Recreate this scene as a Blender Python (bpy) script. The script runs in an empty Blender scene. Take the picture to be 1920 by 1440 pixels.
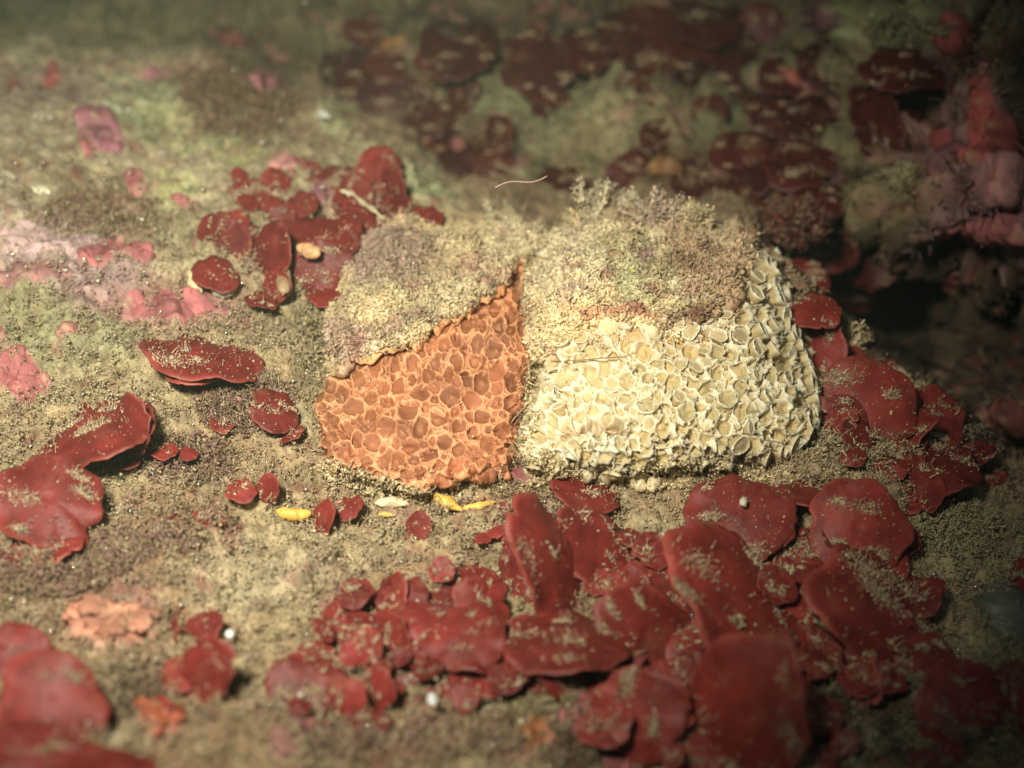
import bpy, math, random
import numpy as np
from mathutils import Vector, Matrix
rng = np.random.default_rng(7)
random.seed(7)
sc = bpy.context.scene
sc.unit_settings.system = 'METRIC'
sc.unit_settings.scale_length = 0.01          # one unit is one centimetre

# ------------------------------------------------------------------ camera
HF = math.radians(20.0)                        # half of the horizontal field
TAN = math.tan(HF)
PITCH = math.radians(28)
O = np.array([0.0, -26.0 * math.cos(PITCH), 26.0 * math.sin(PITCH)])
F = np.array([0.0, math.cos(PITCH), -math.sin(PITCH)])
R = np.array([1.0, 0.0, 0.0])
U = np.cross(R, F)
cam_d = bpy.data.cameras.new('camera')
cam = bpy.data.objects.new('camera', cam_d)
sc.collection.objects.link(cam)
cam.location = O
cam.rotation_euler = (math.pi / 2 - PITCH, 0, 0)
cam_d.sensor_width = 36
cam_d.lens = 18 / TAN
cam_d.clip_start = 0.1
cam_d.clip_end = 400
cam_d.dof.use_dof = True
cam_d.dof.focus_distance = 25.0
cam_d.dof.aperture_fstop = 0.105
sc.camera = cam

# ------------------------------------------------------------------ world, light
world = bpy.data.worlds.new("World")
sc.world = world
world.use_nodes = True
wt = world.node_tree
sky = wt.nodes.new('ShaderNodeTexSky')
sky.sky_type = 'NISHITA'
sky.sun_disc = False
sky.sun_elevation = math.radians(60)
sky.sun_rotation = math.radians(200)
bg = wt.nodes['Background']
bg.inputs['Strength'].default_value = 0.012     # hardly any daylight reaches this depth
wt.links.new(sky.outputs[0], bg.inputs['Color'])

sun_d = bpy.data.lights.new('sun', 'SUN')
sun_d.energy = 0.10
sun_d.angle = math.radians(12)
sun_d.color = (0.8, 1.0, 0.75)
sun = bpy.data.objects.new('sun', sun_d)
sc.collection.objects.link(sun)
sun.rotation_euler = (math.radians(30), 0, math.radians(-20))

# the diver's lamp the picture is lit with: above and left of the lens
def look(loc, target):
    return (Vector(target) - Vector(loc)).to_track_quat('-Z', 'Y').to_euler()
lamp_d = bpy.data.lights.new('dive_lamp', 'SPOT')
lamp_d.energy = 73000
lamp_d.color = (1.0, 0.95, 0.83)
lamp_d.spot_size = math.radians(60)
lamp_d.spot_blend = 1.0
lamp_d.shadow_soft_size = 2.0
lamp = bpy.data.objects.new('dive_lamp', lamp_d)
sc.collection.objects.link(lamp)
lamp.location = O + R * -6.0 + U * 8.0 + F * 0.5
lamp.rotation_euler = look(lamp.location, O + F * 26 + R * -4.3 + U * 1.6)

sc.view_settings.view_transform = 'Standard'
sc.view_settings.look = 'None'
sc.view_settings.exposure = 0.0
sc.view_settings.gamma = 1.0
sc.cycles.use_denoising = True
sc.cycles.max_bounces = 6
sc.cycles.volume_bounces = 0

# ------------------------------------------------------------------ helpers: noise, geometry
def pos(px, py, D):
    px = np.asarray(px, float); py = np.asarray(py, float); D = np.asarray(D, float)
    a = (px - 960) / 960 * TAN
    b = -(py - 720) / 960 * TAN
    return O + D[..., None] * (F + a[..., None] * R + b[..., None] * U)

_perm = np.random.default_rng(3).permutation(256)
_perm = np.concatenate([_perm, _perm, _perm])
_g = np.random.default_rng(4).normal(size=(256, 3)); _g /= np.linalg.norm(_g, axis=1)[:, None]
def perlin(P, f, seed=0):
    Q = np.asarray(P) * f + seed * 17.31
    i = np.floor(Q).astype(int); t = Q - i
    w = t * t * t * (t * (t * 6 - 15) + 10)
    i &= 255
    out = 0
    for dx in (0, 1):
        for dy in (0, 1):
            for dz in (0, 1):
                h = _perm[_perm[_perm[(i[..., 0] + dx) & 255] + ((i[..., 1] + dy) & 255)] + ((i[..., 2] + dz) & 255)]
                g = _g[h]
                d = g[..., 0] * (t[..., 0] - dx) + g[..., 1] * (t[..., 1] - dy) + g[..., 2] * (t[..., 2] - dz)
                out = out + d * (w[..., 0] if dx else 1 - w[..., 0]) * (w[..., 1] if dy else 1 - w[..., 1]) * (w[..., 2] if dz else 1 - w[..., 2])
    return out * 1.6
def fbm(P, f, octv=3, seed=0):
    s = 0; a = 1
    for k in range(octv):
        s = s + a * perlin(P, f * 2 ** k, seed + k); a *= .5
    return s
def sstep(x, a, b):
    t = np.clip((x - a) / (b - a), 0, 1)
    return t * t * (3 - 2 * t)
def sdf(PX, PY, poly):                        # signed distance to a polygon, positive inside
    best = np.full(PX.shape, 1e18); inside = np.zeros(PX.shape, bool)
    n = len(poly)
    for k in range(n):
        x0, y0 = poly[k]; x1, y1 = poly[(k + 1) % n]
        dx, dy = x1 - x0, y1 - y0
        t = np.clip(((PX - x0) * dx + (PY - y0) * dy) / (dx * dx + dy * dy + 1e-9), 0, 1)
        best = np.minimum(best, (PX - x0 - t * dx) ** 2 + (PY - y0 - t * dy) ** 2)
        c = (y0 > PY) != (y1 > PY)
        xi = x0 + (PY - y0) * dx / (dy if abs(dy) > 1e-9 else 1e-9)
        inside ^= c & (PX < xi)
    d = np.sqrt(best)
    return np.where(inside, d, -d)
class TPS:                                    # thin plate spline through (px, py, value)
    def __init__(s, pts, sm=0.0):
        p = np.array(pts, float); s.c = p[:, :2] / 1000
        n = len(p)
        d = np.linalg.norm(s.c[:, None] - s.c[None], axis=2)
        K = s.k(d) + np.eye(n) * sm
        Pm = np.hstack([np.ones((n, 1)), s.c])
        A = np.block([[K, Pm], [Pm.T, np.zeros((3, 3))]])
        s.w = np.linalg.solve(A, np.concatenate([p[:, 2], np.zeros(3)]))
    def k(s, d):
        return np.where(d > 1e-9, d * d * np.log(np.maximum(d, 1e-9)), 0)
    def __call__(s, px, py):
        x = np.asarray(px, float) / 1000; y = np.asarray(py, float) / 1000
        o = s.w[-3] + s.w[-2] * x + s.w[-1] * y
        for (cx, cy), w in zip(s.c, s.w):
            o = o + w * s.k(np.sqrt((x - cx) ** 2 + (y - cy) ** 2))
        return o

def lin(*c):                                  # display colour 0..255 to linear
    return np.array([((v / 255 + .055) / 1.055) ** 2.4 if v > 10 else v / 255 / 12.92 for v in c])

class MB:                                     # collects triangles with a colour per vertex
    def __init__(s): s.V = []; s.T = []; s.C = []; s.n = 0
    def add(s, V, T, C):
        V = np.asarray(V, float).reshape(-1, 3); T = np.asarray(T, int).reshape(-1, 3)
        C = np.broadcast_to(np.asarray(C, float), V.shape)
        s.V.append(V); s.T.append(T + s.n); s.C.append(C); s.n += len(V)
        return s
    def build(s, name, mat, parent=None, origin=None, smooth=True):
        V = np.concatenate(s.V); T = np.concatenate(s.T); C = np.concatenate(s.C)
        if parent is not None: origin = np.array(parent.location)
        elif origin is None: origin = V.mean(0)
        origin = np.asarray(origin, float)
        me = bpy.data.meshes.new(name)
        me.vertices.add(len(V)); me.vertices.foreach_set('co', (V - origin).astype(np.float32).ravel())
        me.loops.add(T.size); me.loops.foreach_set('vertex_index', T.astype(np.int32).ravel())
        me.polygons.add(len(T))
        me.polygons.foreach_set('loop_start', np.arange(0, T.size, 3, dtype=np.int32))
        me.polygons.foreach_set('use_smooth', np.full(len(T), smooth, dtype=bool))
        me.update(calc_edges=True)
        a = me.color_attributes.new('col', 'FLOAT_COLOR', 'POINT')
        a.data.foreach_set('color', np.hstack([C, np.ones((len(C), 1))]).astype(np.float32).ravel())
        me.materials.append(mat)
        ob = bpy.data.objects.new(name, me)
        sc.collection.objects.link(ob)
        if parent is None: ob.location = origin
        else: ob.parent = parent
        return ob

def tag(o, label, cat, group=None, kind=None):
    if label: o['label'] = label
    if cat: o['category'] = cat
    if group: o['group'] = group
    if kind: o['kind'] = kind
    return o
def thing(name, loc, label, cat, group=None):
    o = bpy.data.objects.new(name, None)
    o.empty_display_size = .3
    sc.collection.objects.link(o); o.location = loc
    return tag(o, label, cat, group)

def grid_tris(h, w, keep=None):
    i = np.arange(h * w).reshape(h, w)
    a, b, c, d = i[:-1, :-1], i[:-1, 1:], i[1:, 1:], i[1:, :-1]
    if keep is not None:
        k = keep[:-1, :-1] & keep[:-1, 1:] & keep[1:, 1:] & keep[1:, :-1]
        a, b, c, d = a[k], b[k], c[k], d[k]
    t1 = np.stack([a.ravel(), d.ravel(), c.ravel()], 1)
    t2 = np.stack([a.ravel(), c.ravel(), b.ravel()], 1)
    return np.vstack([t1, t2])
def compact(V, T, C):
    u, inv = np.unique(T, return_inverse=True)
    return V[u], inv.reshape(T.shape), C[u]
def normals(P):
    dx = np.gradient(P, axis=1); dy = np.gradient(P, axis=0)
    n = np.cross(dy, dx)
    n /= np.linalg.norm(n, axis=2)[..., None] + 1e-12
    return n

class Sheet:
    """a real surface known by what it looks like from the lens: every pixel has its own distance"""
    def __init__(s, xs, ys, Dfun, relief=None):
        s.xs, s.ys = xs, ys
        s.PX, s.PY = np.meshgrid(xs, ys)
        s.D = Dfun(s.PX, s.PY)
        P = pos(s.PX, s.PY, s.D)
        N = normals(P)
        if relief is not None:
            P = P + N * relief(P, s.PX, s.PY)[..., None]
        s.P = P; s.N = normals(P); s.N0 = N
    def at(s, px, py, arr=None):
        arr = s.P if arr is None else arr
        px = np.clip(np.asarray(px, float), s.xs[0], s.xs[-1] - 1e-6); py = np.clip(np.asarray(py, float), s.ys[0], s.ys[-1] - 1e-6)
        i = np.clip(np.searchsorted(s.xs, px, 'right') - 1, 0, len(s.xs) - 2)
        j = np.clip(np.searchsorted(s.ys, py, 'right') - 1, 0, len(s.ys) - 2)
        u = (px - s.xs[i]) / (s.xs[i + 1] - s.xs[i]); v = (py - s.ys[j]) / (s.ys[j + 1] - s.ys[j])
        if arr.ndim == 3: u = u[..., None]; v = v[..., None]
        return (arr[j, i] * (1 - u) * (1 - v) + arr[j, i + 1] * u * (1 - v) + arr[j + 1, i] * (1 - u) * v + arr[j + 1, i + 1] * u * v)
    def depth(s, px, py):
        return (s.at(px, py) - O) @ F

def rand_rot(n):
    q = rng.normal(size=(n, 4)); q /= np.linalg.norm(q, axis=1)[:, None]
    w, x, y, z = q.T
    return np.stack([np.stack([1 - 2 * (y * y + z * z), 2 * (x * y - z * w), 2 * (x * z + y * w)], 1),
                     np.stack([2 * (x * y + z * w), 1 - 2 * (x * x + z * z), 2 * (y * z - x * w)], 1),
                     np.stack([2 * (x * z - y * w), 2 * (y * z + x * w), 1 - 2 * (x * x + y * y)], 1)], 1)
_oct = np.array([[1, 0, 0], [-1, 0, 0], [0, 1, 0], [0, -1, 0], [0, 0, 1], [0, 0, -1]], float)
_octT = np.array([[0, 2, 4], [2, 1, 4], [1, 3, 4], [3, 0, 4], [2, 0, 5], [1, 2, 5], [3, 1, 5], [0, 3, 5]])
def flakes(mb, P, size, col, flat=.45):       # small irregular grains and scraps
    n = len(P)
    if n == 0: return
    sh = _oct[None] * rng.uniform(.55, 1.25, size=(n, 6, 1)) + rng.normal(0, .15, size=(n, 6, 3))
    sh = sh * np.stack([np.ones(n), rng.uniform(.5, 1, n), rng.uniform(.2, flat * 1.6, n)], 1)[:, None, :]
    V = np.einsum('nij,nkj->nki', rand_rot(n), sh) * np.asarray(size)[:, None, None] + P[:, None, :]
    T = _octT[None] + (np.arange(n) * 6)[:, None, None]
    mb.add(V.reshape(-1, 3), T.reshape(-1, 3), np.repeat(col, 6, axis=0))
def strands(mb, P, N, length, rad, col, segs=4, curl=.6, up=None):   # short bent threads of turf
    n = len(P)
    if n == 0: return
    d = N + rng.normal(0, .45, size=(n, 3))
    if up is not None: d = d + up
    d /= np.linalg.norm(d, axis=1)[:, None]
    p = P.copy(); Vs = []
    a = np.cross(d, rng.normal(size=(n, 3))); a /= np.linalg.norm(a, axis=1)[:, None] + 1e-9
    for k in range(segs + 1):
        b = np.cross(d, a); b /= np.linalg.norm(b, axis=1)[:, None] + 1e-9
        r = np.asarray(rad) * (1 - .55 * k / segs) * rng.uniform(.7, 1.4, n)
        for q in range(3):
            t = 2 * math.pi * q / 3
            Vs.append(p + (a * math.cos(t) + b * math.sin(t)) * r[:, None])
        p = p + d * (np.asarray(length) / segs)[:, None]
        d = d + rng.normal(0, curl * .5, size=(n, 3)); d /= np.linalg.norm(d, axis=1)[:, None]
    V = np.stack(Vs, 1)                        # n, 3*(segs+1), 3
    T = []
    for k in range(segs):
        for q in range(3):
            a0, a1 = 3 * k + q, 3 * k + (q + 1) % 3
            T += [[a0, a1, a1 + 3], [a0, a1 + 3, a0 + 3]]
    T.append([3 * segs, 3 * segs + 1, 3 * segs + 2])
    T = np.array(T)[None] + (np.arange(n) * 3 * (segs + 1))[:, None, None]
    mb.add(V.reshape(-1, 3), T.reshape(-1, 3), np.repeat(col, 3 * (segs + 1), axis=0))
def tube(mb, pts, radii, col, sides=10, flat=1.0, cap=True):
    pts = np.asarray(pts, float); n = len(pts)
    t = np.gradient(pts, axis=0); t /= np.linalg.norm(t, axis=1)[:, None]
    up = np.array([.13, -.8, .6]); V = []
    for k in range(n):
        a = np.cross(t[k], up); a /= np.linalg.norm(a); b = np.cross(a, t[k])
        for q in range(sides):
            th = 2 * math.pi * q / sides
            V.append(pts[k] + radii[k] * (a * math.cos(th) + b * math.sin(th) * flat))
    T = []
    for k in range(n - 1):
        for q in range(sides):
            i, j = k * sides + q, k * sides + (q + 1) % sides
            T += [[i, j, j + sides], [i, j + sides, i + sides]]
    if cap:
        V += [pts[0], pts[-1]]
        for q in range(sides):
            T += [[n * sides, (q + 1) % sides, q], [n * sides + 1, (n - 1) * sides + q, (n - 1) * sides + (q + 1) % sides]]
    mb.add(np.array(V), np.array(T), col if np.ndim(col) == 1 else np.vstack([np.repeat(col, sides, axis=0)] + ([col[:1], col[-1:]] if cap else [])))

# ------------------------------------------------------------------ materials
def mat_base(name, rough=.8, spec=.3, var=.35, vscale=3.0, bump=.3, bscale=14.0, sss=0.0, coat=0.0, fine=60.0):
    m = bpy.data.materials.new(name); m.use_nodes = True
    nt = m.node_tree; N = nt.nodes; L = nt.links
    bs = N['Principled BSDF']
    at = N.new('ShaderNodeAttribute'); at.attribute_name = 'col'
    ge = N.new('ShaderNodeNewGeometry')
    n1 = N.new('ShaderNodeTexNoise'); n1.inputs['Scale'].default_value = vscale; n1.inputs['Detail'].default_value = 6; n1.inputs['Roughness'].default_value = .75
    L.new(ge.outputs['Position'], n1.inputs['Vector'])
    mr = N.new('ShaderNodeMapRange'); mr.inputs[1].default_value = .3; mr.inputs[2].default_value = .7
    mr.inputs[3].default_value = 1 - var; mr.inputs[4].default_value = 1 + var
    L.new(n1.outputs['Fac'], mr.inputs[0])
    mul = N.new('ShaderNodeVectorMath'); mul.operation = 'SCALE'
    L.new(at.outputs['Color'], mul.inputs[0]); L.new(mr.outputs[0], mul.inputs['Scale'])
    L.new(mul.outputs[0], bs.inputs['Base Color'])
    n2 = N.new('ShaderNodeTexNoise'); n2.inputs['Scale'].default_value = bscale; n2.inputs['Detail'].default_value = 5; n2.inputs['Roughness'].default_value = .75
    L.new(ge.outputs['Position'], n2.inputs['Vector'])
    bp = N.new('ShaderNodeBump'); bp.inputs['Strength'].default_value = bump; bp.inputs['Distance'].default_value = .12
    L.new(n2.outputs['Fac'], bp.inputs['Height']); L.new(bp.outputs[0], bs.inputs['Normal'])
    bs.inputs['Roughness'].default_value = rough
    bs.inputs['Specular IOR Level'].default_value = spec
    if sss:
        bs.inputs['Subsurface Weight'].default_value = sss
        bs.inputs['Subsurface Radius'].default_value = (1.0, .5, .25)
        bs.inputs['Subsurface Scale'].default_value = .12
    if coat:
        bs.inputs['Coat Weight'].default_value = coat; bs.inputs['Coat Roughness'].default_value = .25
    return m, nt, bs, mul
M = {}
M['rock'] = mat_base('silty_rock', .85, .25, .45, 2.2, .9, 9.0)[0]
M['wall'] = mat_base('far_rock', .9, .2, .5, 1.1, .9, 4.0)[0]
M['grain'] = mat_base('silt_grain', .75, .4, .25, 5, .4, 20)[0]
M['glint'] = mat_base('shell_sand', .16, 1.0, .1, 5, .0, 20)[0]
M['glint'].node_tree.nodes['Principled BSDF'].inputs['Metallic'].default_value = .75
M['sponge'] = mat_base('sponge_flesh', .5, .4, .18, 3.5, .35, 22, sss=.25)[0]
M['pink'] = mat_base('coralline', .6, .35, .4, 3.0, .5, 10)[0]
M['soft'] = mat_base('soft_animal', .4, .45, .12, 6, .15, 14, sss=.3)[0]

def alga_mat():                               # deep red blade with a pale margin and a thin film of settled silt
    m, nt, bs, mul = mat_base('red_alga_blade', .5, .3, .38, 1.6, .16, 7.0)
    N = nt.nodes; L = nt.links
    oi = N.new('ShaderNodeObjectInfo')
    hs = N.new('ShaderNodeHueSaturation')
    r1 = N.new('ShaderNodeMapRange'); r1.inputs[3].default_value = .75; r1.inputs[4].default_value = 1.25
    L.new(oi.outputs['Random'], r1.inputs[0]); L.new(r1.outputs[0], hs.inputs['Value'])
    L.new(mul.outputs[0], hs.inputs['Color'])
    ge = N.new('ShaderNodeNewGeometry')
    n = N.new('ShaderNodeTexNoise'); n.inputs['Scale'].default_value = 1.9; n.inputs['Detail'].default_value = 8; n.inputs['Roughness'].default_value = .72
    L.new(ge.outputs['Position'], n.inputs['Vector'])
    mr = N.new('ShaderNodeMapRange'); mr.inputs[1].default_value = .54; mr.inputs[2].default_value = .72; mr.inputs[3].default_value = 0; mr.inputs[4].default_value = .36
    L.new(n.outputs['Fac'], mr.inputs[0])
    mx = N.new('ShaderNodeMix'); mx.data_type = 'RGBA'
    L.new(mr.outputs[0], mx.inputs['Factor']); L.new(hs.outputs[0], mx.inputs[6])
    mx.inputs[7].default_value = (.30, .14, .08, 1)
    L.new(mx.outputs[2], bs.inputs['Base Color'])
    return m
M['alga'] = alga_mat()

# palette (linear; what the things are, and DARK for painted shade too)
TAN_ = np.array([.52, .42, .23]); PALE = np.array([.66, .56, .35]); OLIVE = np.array([.23, .195, .10])
BROWN = np.array([.19, .115, .062]); DARK = np.array([.06, .04, .025]); PINKISH = np.array([.42, .20, .16])
MAUVE = np.array([.50, .32, .30]); GREENY = np.array([.36, .37, .19]); RED = np.array([.18, .024, .018])

# ------------------------------------------------------------------ the rock ledge in front
DA = TPS([(-500, 100, 37), (0, 110, 34.5), (350, 130, 34.5), (500, 200, 33.5), (700, 300, 32), (850, 390, 30.5), (1010, 430, 29), (1200, 430, 28.2),
          (1400, 450, 28), (0, 430, 28.6), (300, 450, 29), (550, 450, 29), (0, 700, 25.8), (300, 620, 26.8), (560, 640, 26.9), (1000, 600, 27.2), (1300, 600, 26.7),
          (600, 850, 25.0), (960, 930, 24.6), (1300, 900, 24.8), (1550, 800, 26), (1600, 650, 28), (1750, 760, 27.5), (1870, 890, 27.5), (1700, 930, 25.5),
          (0, 1000, 22.8), (400, 1050, 23.0), (960, 1100, 22.9), (1500, 1150, 22.8), (1900, 1100, 24.5), (0, 1440, 18.8), (500, 1440, 18.8), (960, 1440, 19.6),
          (1500, 1440, 20.2), (1920, 1440, 21), (-500, 1000, 22), (2400, 1200, 24), (-400, 1850, 14.5), (960, 1900, 14.8), (2300, 1900, 16)], .0005)
RIDGE = [(-900, 40), (0, 92), (180, 100), (350, 115), (500, 170), (590, 205), (680, 262), (760, 318), (850, 372), (1010, 422), (1200, 432), (1400, 436), (1460, 490), (1510, 550),
         (1550, 610), (1600, 665), (1690, 705), (1790, 775), (1880, 870), (2000, 920), (2900, 990)]
APOLY = RIDGE + [(2900, 4000), (-900, 4000)]
def dA(px, py):
    w = perlin(np.stack([px / 100, py / 100, px * 0], -1), .9, 5) * 16
    s = -sdf(px, py, APOLY) + w
    return DA(px, py) + np.where(s > 0, 1, 0) * ((.05 + .22 * sstep(px, 1380, 1520)) * np.maximum(s, 0) + .0012 * np.maximum(s, 0) ** 2).clip(0, 26) + np.exp(-np.abs(s + 40) / 60) * 0.3
def reliefA(P, px, py):
    h = .34 * fbm(P, .35, 2, 1) + .16 * fbm(P, 1.1, 3, 5) + .07 * fbm(P, 4.0, 2, 9)
    r = 1 - np.abs(perlin(P, 1.7, 21)) * 2
    f = perlin(P, 7.5, 25) + .6 * perlin(P, 14, 27)
    m = sstep(perlin(P, .9, 29), -.5, .3)
    g = np.abs(perlin(P, 2.6, 35)) + .5 * np.abs(perlin(P, 5.2, 37))
    return h + .08 * r + .06 * np.abs(f) * (.35 + .65 * m) + .13 * g
def spaced(a, b, fine, lo, hi, coarse):
    return np.unique(np.concatenate([np.arange(a, lo, coarse), np.arange(lo, hi, fine), np.arange(hi, b, coarse)]).astype(float))
A = Sheet(spaced(-520, 2440, 2.7, -40, 1960, 14), spaced(-150, 1880, 2.7, 60, 1480, 14), dA, reliefA)

# colours mixed into patches of the rock, crevice shade among them: (px, py, rx, ry, angle, colour, strength)
PATCH = [(230, 330, 420, 260, 0, PALE * .95, .5), (440, 190, 150, 80, 20, BROWN * 1.15, .9), (160, 400, 130, 60, 0, BROWN * 1.2, .8), (230, 480, 60, 70, 0, BROWN * 1.3, .6), (270, 195, 70, 60, 60, GREENY * 1.2, .9), (420, 285, 60, 35, 0, GREENY * 1.1, .8),  # the wide first entry turns the whole upper left paler
         (330, 370, 40, 40, 0, GREENY * 1.25, .7), (780, 345, 70, 30, 32, GREENY * 1.35, .9), (700, 285, 50, 22, 40, GREENY, .8), (90, 480, 150, 60, 10, MAUVE, .85), (150, 550, 130, 40, 5, MAUVE, .7),
         (330, 580, 150, 45, 5, PINKISH * 1.15, .6), (120, 640, 160, 60, 5, GREENY * 1.1, .7), (340, 440, 90, 50, 10, OLIVE * 1.6, .7), (120, 1100, 180, 80, 15, BROWN * 1.25, .8), (330, 1000, 160, 60, 10, BROWN * 1.5, .6),
         (250, 1055, 40, 30, 0, np.array([.4, .18, .06]), .6), (420, 850, 120, 60, 10, BROWN * 2.0, .55), (590, 700, 60, 90, 0, OLIVE * 1.3, .6), (560, 600, 90, 50, 0, OLIVE * 1.5, .6), (80, 170, 100, 50, 0, MAUVE * .7, .5),
         (215, 1185, 90, 50, 0, PINKISH, .6), (500, 1090, 160, 70, -10, PALE * .9, .6), (700, 1010, 220, 50, -5, TAN_ * 1.05, .6), (900, 1330, 260, 80, -20, OLIVE * 1.3, .5), (700, 1400, 260, 70, 0, BROWN * 1.8, .6),
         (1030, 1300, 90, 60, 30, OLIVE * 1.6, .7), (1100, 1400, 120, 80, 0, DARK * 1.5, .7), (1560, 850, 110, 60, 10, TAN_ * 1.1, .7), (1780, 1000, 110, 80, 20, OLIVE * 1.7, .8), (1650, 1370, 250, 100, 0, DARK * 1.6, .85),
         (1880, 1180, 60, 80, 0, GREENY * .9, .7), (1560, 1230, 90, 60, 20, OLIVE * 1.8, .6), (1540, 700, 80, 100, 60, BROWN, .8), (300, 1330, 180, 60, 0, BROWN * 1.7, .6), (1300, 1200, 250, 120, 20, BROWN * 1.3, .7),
         (550, 300, 180, 90, 15, OLIVE * 1.3, .5), (60, 330, 110, 60, 0, OLIVE * 1.5, .6), (1680, 590, 150, 110, 35, DARK * .6, 1.0), (1560, 520, 60, 50, 0, DARK, .9), (1840, 800, 60, 60, 40, DARK * .8, .9), (60, 260, 90, 50, 0, PALE * .8, .6), (40, 380, 70, 40, 0, PALE * .9, .6), (330, 240, 60, 40, 30, np.array([.55, .52, .25]), .8), (440, 290, 50, 30, 0, np.array([.5, .48, .2]), .8), (250, 160, 60, 30, 0, PALE * .8, .6), (620, 230, 40, 20, 30, GREENY * 1.3, .8), (320, 360, 36, 30, 0, np.array([.6, .58, .25]), .9), (80, 470, 130, 40, 8, np.array([.72, .52, .48]), .9), (170, 520, 100, 26, 5, np.array([.66, .46, .42]), .8), (30, 440, 60, 20, 0, PALE, .8), (150, 740, 160, 60, 10, TAN_ * 1.0, .6)]  # DARK entries here paint the crevice's shade into the ledge colour
def rock_colour(P, px, py, patches, base=(TAN_, BROWN, PALE)):
    n1 = sstep(fbm(P, .5, 3, 31), -.35, .55)[..., None]; n2 = fbm(P, 3.2, 3, 41)
    c = base[0] * n1 + (base[1] * 1.3 + base[0] * .35) * (1 - n1)
    wx = perlin(P, .8, 51) * 26 + perlin(P, 3, 55) * 14; wy = perlin(P, .8, 61) * 26 + perlin(P, 3, 65) * 12
    for (cx, cy, rx, ry, an, col, st) in patches:
        a = math.radians(an); X = px + wx - cx; Y = py + wy - cy
        u = (X * math.cos(a) + Y * math.sin(a)) / rx; v = (-X * math.sin(a) + Y * math.cos(a)) / ry
        w = (1 - sstep(np.sqrt(u * u + v * v), .65, 1.35)) * st
        c = c * (1 - w[..., None]) + col * w[..., None]
    m2 = sstep(fbm(P, 1.9, 3, 73), .0, .45)[..., None] * .5 * sstep(perlin(P, .45, 75), -.35, .25)[..., None]
    c = c * (1 - m2) + BROWN * 1.15 * m2
    m3 = sstep(fbm(P, 2.6, 2, 77), .35, .6)[..., None] * .6 * sstep(perlin(P, .4, 79), -.1, .3)[..., None]
    c = c * (1 - m3) + np.array([.26, .07, .05]) * m3
    pk = sstep(fbm(P, 1.3, 2, 71), .42, .6)[..., None] * .45
    c = c * (1 - pk) + PINKISH * pk
    hi = sstep(n2, .15, .7)[..., None] * .5; lo = sstep(-n2, .3, .9)[..., None] * .5
    c = c * (1 - hi) + (c * .4 + base[2] * .75) * hi
    return c * (1 - lo) + c * .45 * lo
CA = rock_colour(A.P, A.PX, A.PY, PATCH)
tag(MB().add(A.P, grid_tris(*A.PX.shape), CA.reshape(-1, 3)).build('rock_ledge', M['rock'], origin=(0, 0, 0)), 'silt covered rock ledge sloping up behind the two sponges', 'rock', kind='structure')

# ------------------------------------------------------------------ the dark wall and the outcrop behind
DB = TPS([(-500, 0, 42), (0, 0, 40), (0, 300, 41), (350, 40, 39), (600, 60, 38.5), (900, 200, 36.5), (900, 500, 36), (1200, 250, 35), (1200, 500, 34.5), (1450, 250, 34), (1450, 60, 37.5), (1500, 450, 33), (1620, 420, 33),
          (1660, 560, 38.5), (1660, 700, 41), (1600, 900, 39), (1740, 470, 31), (1740, 700, 34.5), (1780, 560, 33), (1900, 620, 32), (1900, 400, 29), (1780, 430, 29.5), (1850, 200, 30.5), (1650, 160, 33), (1750, 60, 31.5), (1900, 0, 31),
          (1850, 800, 31.5), (1900, 800, 30), (1780, 860, 36), (1920, 950, 35), (2400, 300, 27), (2400, 800, 28), (2300, 1200, 34), (1000, 900, 38), (0, 900, 42), (1000, -300, 36), (1920, -300, 30), (1560, 560, 37)], .0003)
def reliefB(P, px, py):
    r = np.abs(perlin(P, .42, 83)); r2 = np.abs(perlin(P, 1.1, 87))
    rt = sstep(px, 1450, 1700)
    ck = np.exp(-(perlin(P, .5, 93) / .09) ** 2) * (.5 + 1.6 * rt) + np.exp(-(perlin(P, 1.0, 95) / .10) ** 2) * (.2 + .5 * rt)
    return .7 * fbm(P, .28, 2, 81) * (1 + .4 * rt) + 1.0 * (r - .25) * (.6 + rt) + .4 * (r2 - .2) + .16 * fbm(P, 2.6, 2, 91) - ck
B = Sheet(spaced(-520, 2500, 6, 0, 1960, 16), spaced(-330, 1250, 6, -40, 960, 16), lambda x, y: DB(x, y), reliefB)
LILAC = np.array([.30, .16, .15])
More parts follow.
